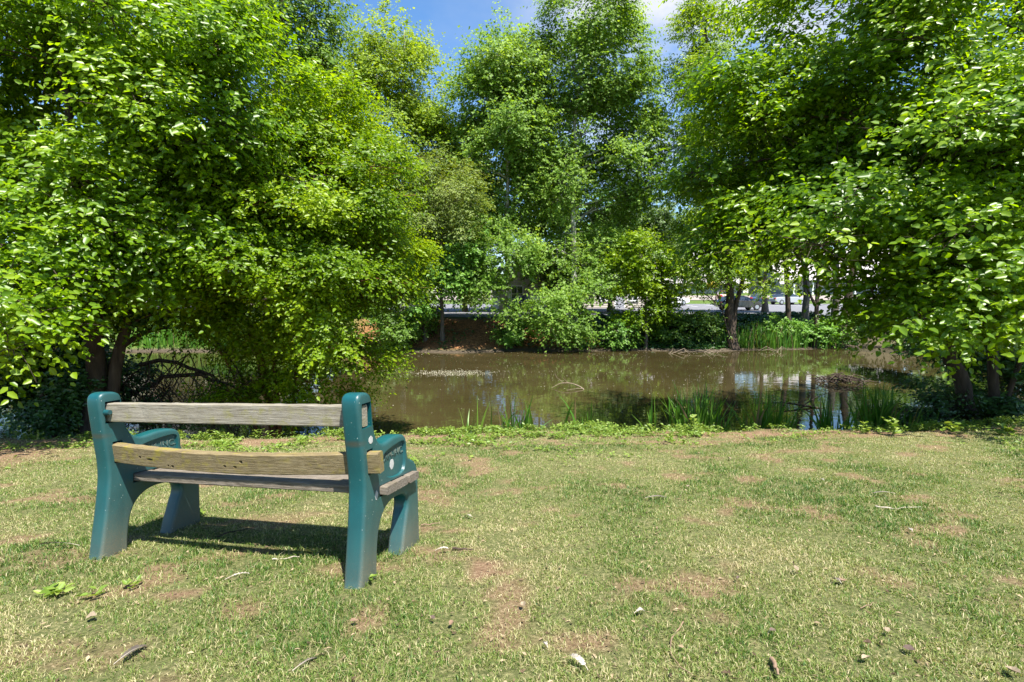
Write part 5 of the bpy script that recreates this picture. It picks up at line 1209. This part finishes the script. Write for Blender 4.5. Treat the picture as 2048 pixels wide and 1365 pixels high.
# ------------------------------------------------------------------ cars
M['tyre'] = simple_mat('tyre', (.02, .02, .02), .8); M['rim'] = simple_mat('rim', (.5, .5, .52), .3, metal=.9)
M['lamp_red'] = simple_mat('lamp_red', (.55, .02, .02), .3); M['lamp_white'] = simple_mat('lamp_white', (.8, .8, .78), .2)
def car(label, px, py, Y, color, rz, suv=False):
    p = at(px, py, Y); z = float(terrain(p[0], p[1])) + .06
    root = empty('parked_car', (p[0], p[1], z), rz); tag(root, label, 'car', 'cars in the parking lot')
    paint = simple_mat('car_paint', color, .25, spec=.6); paint.node_tree.nodes['Principled BSDF'].inputs['Coat Weight'].default_value = .5
    H = 1.68 if suv else 1.45
    body = [(-2.28, .45), (-2.3, .75), (-2.15, .95), (-1.5, 1.0), (1.05, 1.02), (1.6, .92), (2.15, .78), (2.28, .6), (2.25, .38), (1.8, .28), (-1.9, .28)]
    roofp = [(-2.05, .97), (-1.6 if not suv else -1.95, H - .08), (-1.1, H), (.1, H), (.45, H - .06), (1.2, 1.0)]
    def loft(prof, xw, name, mat, parent, taper=None):
        bm = bmesh.new(); rings = []
        for (yy, k, dz) in xw:
            rings.append([bm.verts.new((a * k, yy, b if b < .5 else b - dz)) for a, b in prof])
        for r0, r1 in zip(rings[:-1], rings[1:]):
            for i in range(len(prof)): bm.faces.new([r0[i], r0[(i + 1) % len(prof)], r1[(i + 1) % len(prof)], r1[i]])
        bm.faces.new(rings[0][::-1]); bm.faces.new(rings[-1]); bmesh.ops.recalc_face_normals(bm, faces=bm.faces)
        for f in bm.faces: f.smooth = True
        me = bpy.data.meshes.new(name); bm.to_mesh(me); bm.free(); me.set_sharp_from_angle(angle=math.radians(35)); return link(name, me, mat, parent)
    loft(body, [(-.9, .96, .06), (-.84, 1, .0), (.84, 1, 0), (.9, .96, .06)], 'body', paint, root)
    # cabin narrows toward the roof
    bm = bmesh.new(); L_, R_ = [], []
    for a, b in roofp:
        k = .82 - .17 * (b - .97) / (H - .97); L_.append(bm.verts.new((a, -k, b))); R_.append(bm.verts.new((a, k, b)))
    n_ = len(roofp)
    for i in range(n_ - 1): bm.faces.new([L_[i], L_[i + 1], R_[i + 1], R_[i]])
    bm.faces.new(L_); bm.faces.new(R_[::-1]); bmesh.ops.recalc_face_normals(bm, faces=bm.faces)
    me = bpy.data.meshes.new('windows'); bm.to_mesh(me); bm.free(); link('windows', me, M['glass'], root)
    boxes('roof', [(-1.35, .2, -.62, .62, H - .02, H + .03)], paint, root)
    boxes('pillar', [(-.5, -.4, -.775, -.76, 1.0, 1.2), (-.5, -.4, .76, .775, 1.0, 1.2)], paint, root)
    for xx in (-1.42, 1.4):
        for s in (-1, 1):
            bm = bmesh.new(); bmesh.ops.create_cone(bm, cap_ends=True, segments=20, radius1=.33, radius2=.33, depth=.2, matrix=Matrix.Translation((xx, s * .83, .33)) @ Matrix.Rotation(math.pi / 2, 4, 'X'))
            bmesh.ops.bevel(bm, geom=[e for e in bm.edges if e.calc_face_angle(0) > 1], offset=.03, segments=2, affect='EDGES')
            me = bpy.data.meshes.new('wheel'); bm.to_mesh(me); bm.free(); wh_ = link('wheel', me, M['tyre'], root)
            bm = bmesh.new(); bmesh.ops.create_cone(bm, cap_ends=True, segments=16, radius1=.2, radius2=.2, depth=.02, matrix=Matrix.Translation((xx, s * .935, .33)) @ Matrix.Rotation(math.pi / 2, 4, 'X'))
            me = bpy.data.meshes.new('rim'); bm.to_mesh(me); bm.free(); link('rim', me, M['rim'], wh_)
    for s in (-1, 1):
        boxes('taillight', [(-2.31, -2.2, s * .7 - .16, s * .7 + .16, .72, .88)], M['lamp_red'], root)
        boxes('headlight', [(2.12, 2.24, s * .66 - .18, s * .66 + .18, .62, .74)], M['lamp_white'], root)
    return root
car('silver-grey sedan parked side on, seen between the row of trunks', 1574, 604, 68, (.32, .34, .36), .15)
car('dark blue car parked left of the silver sedan, red tail light showing', 1515, 602, 70, (.03, .06, .12), 1.1)
car('black car nearest the pond, half hidden by the walnut trunk', 1478, 620, 53, (.02, .022, .025), .05)
car('red car parked at the edge of the grass, left of the walnut trunk', 1447, 600, 76, (.4, .03, .03), 1.35)
car('white car parked in the lot behind the young maple', 1340, 606, 66, (.7, .7, .7), .2)
car('dark car seen low between the sycamore boughs', 1072, 628, 42, (.03, .03, .04), .1)
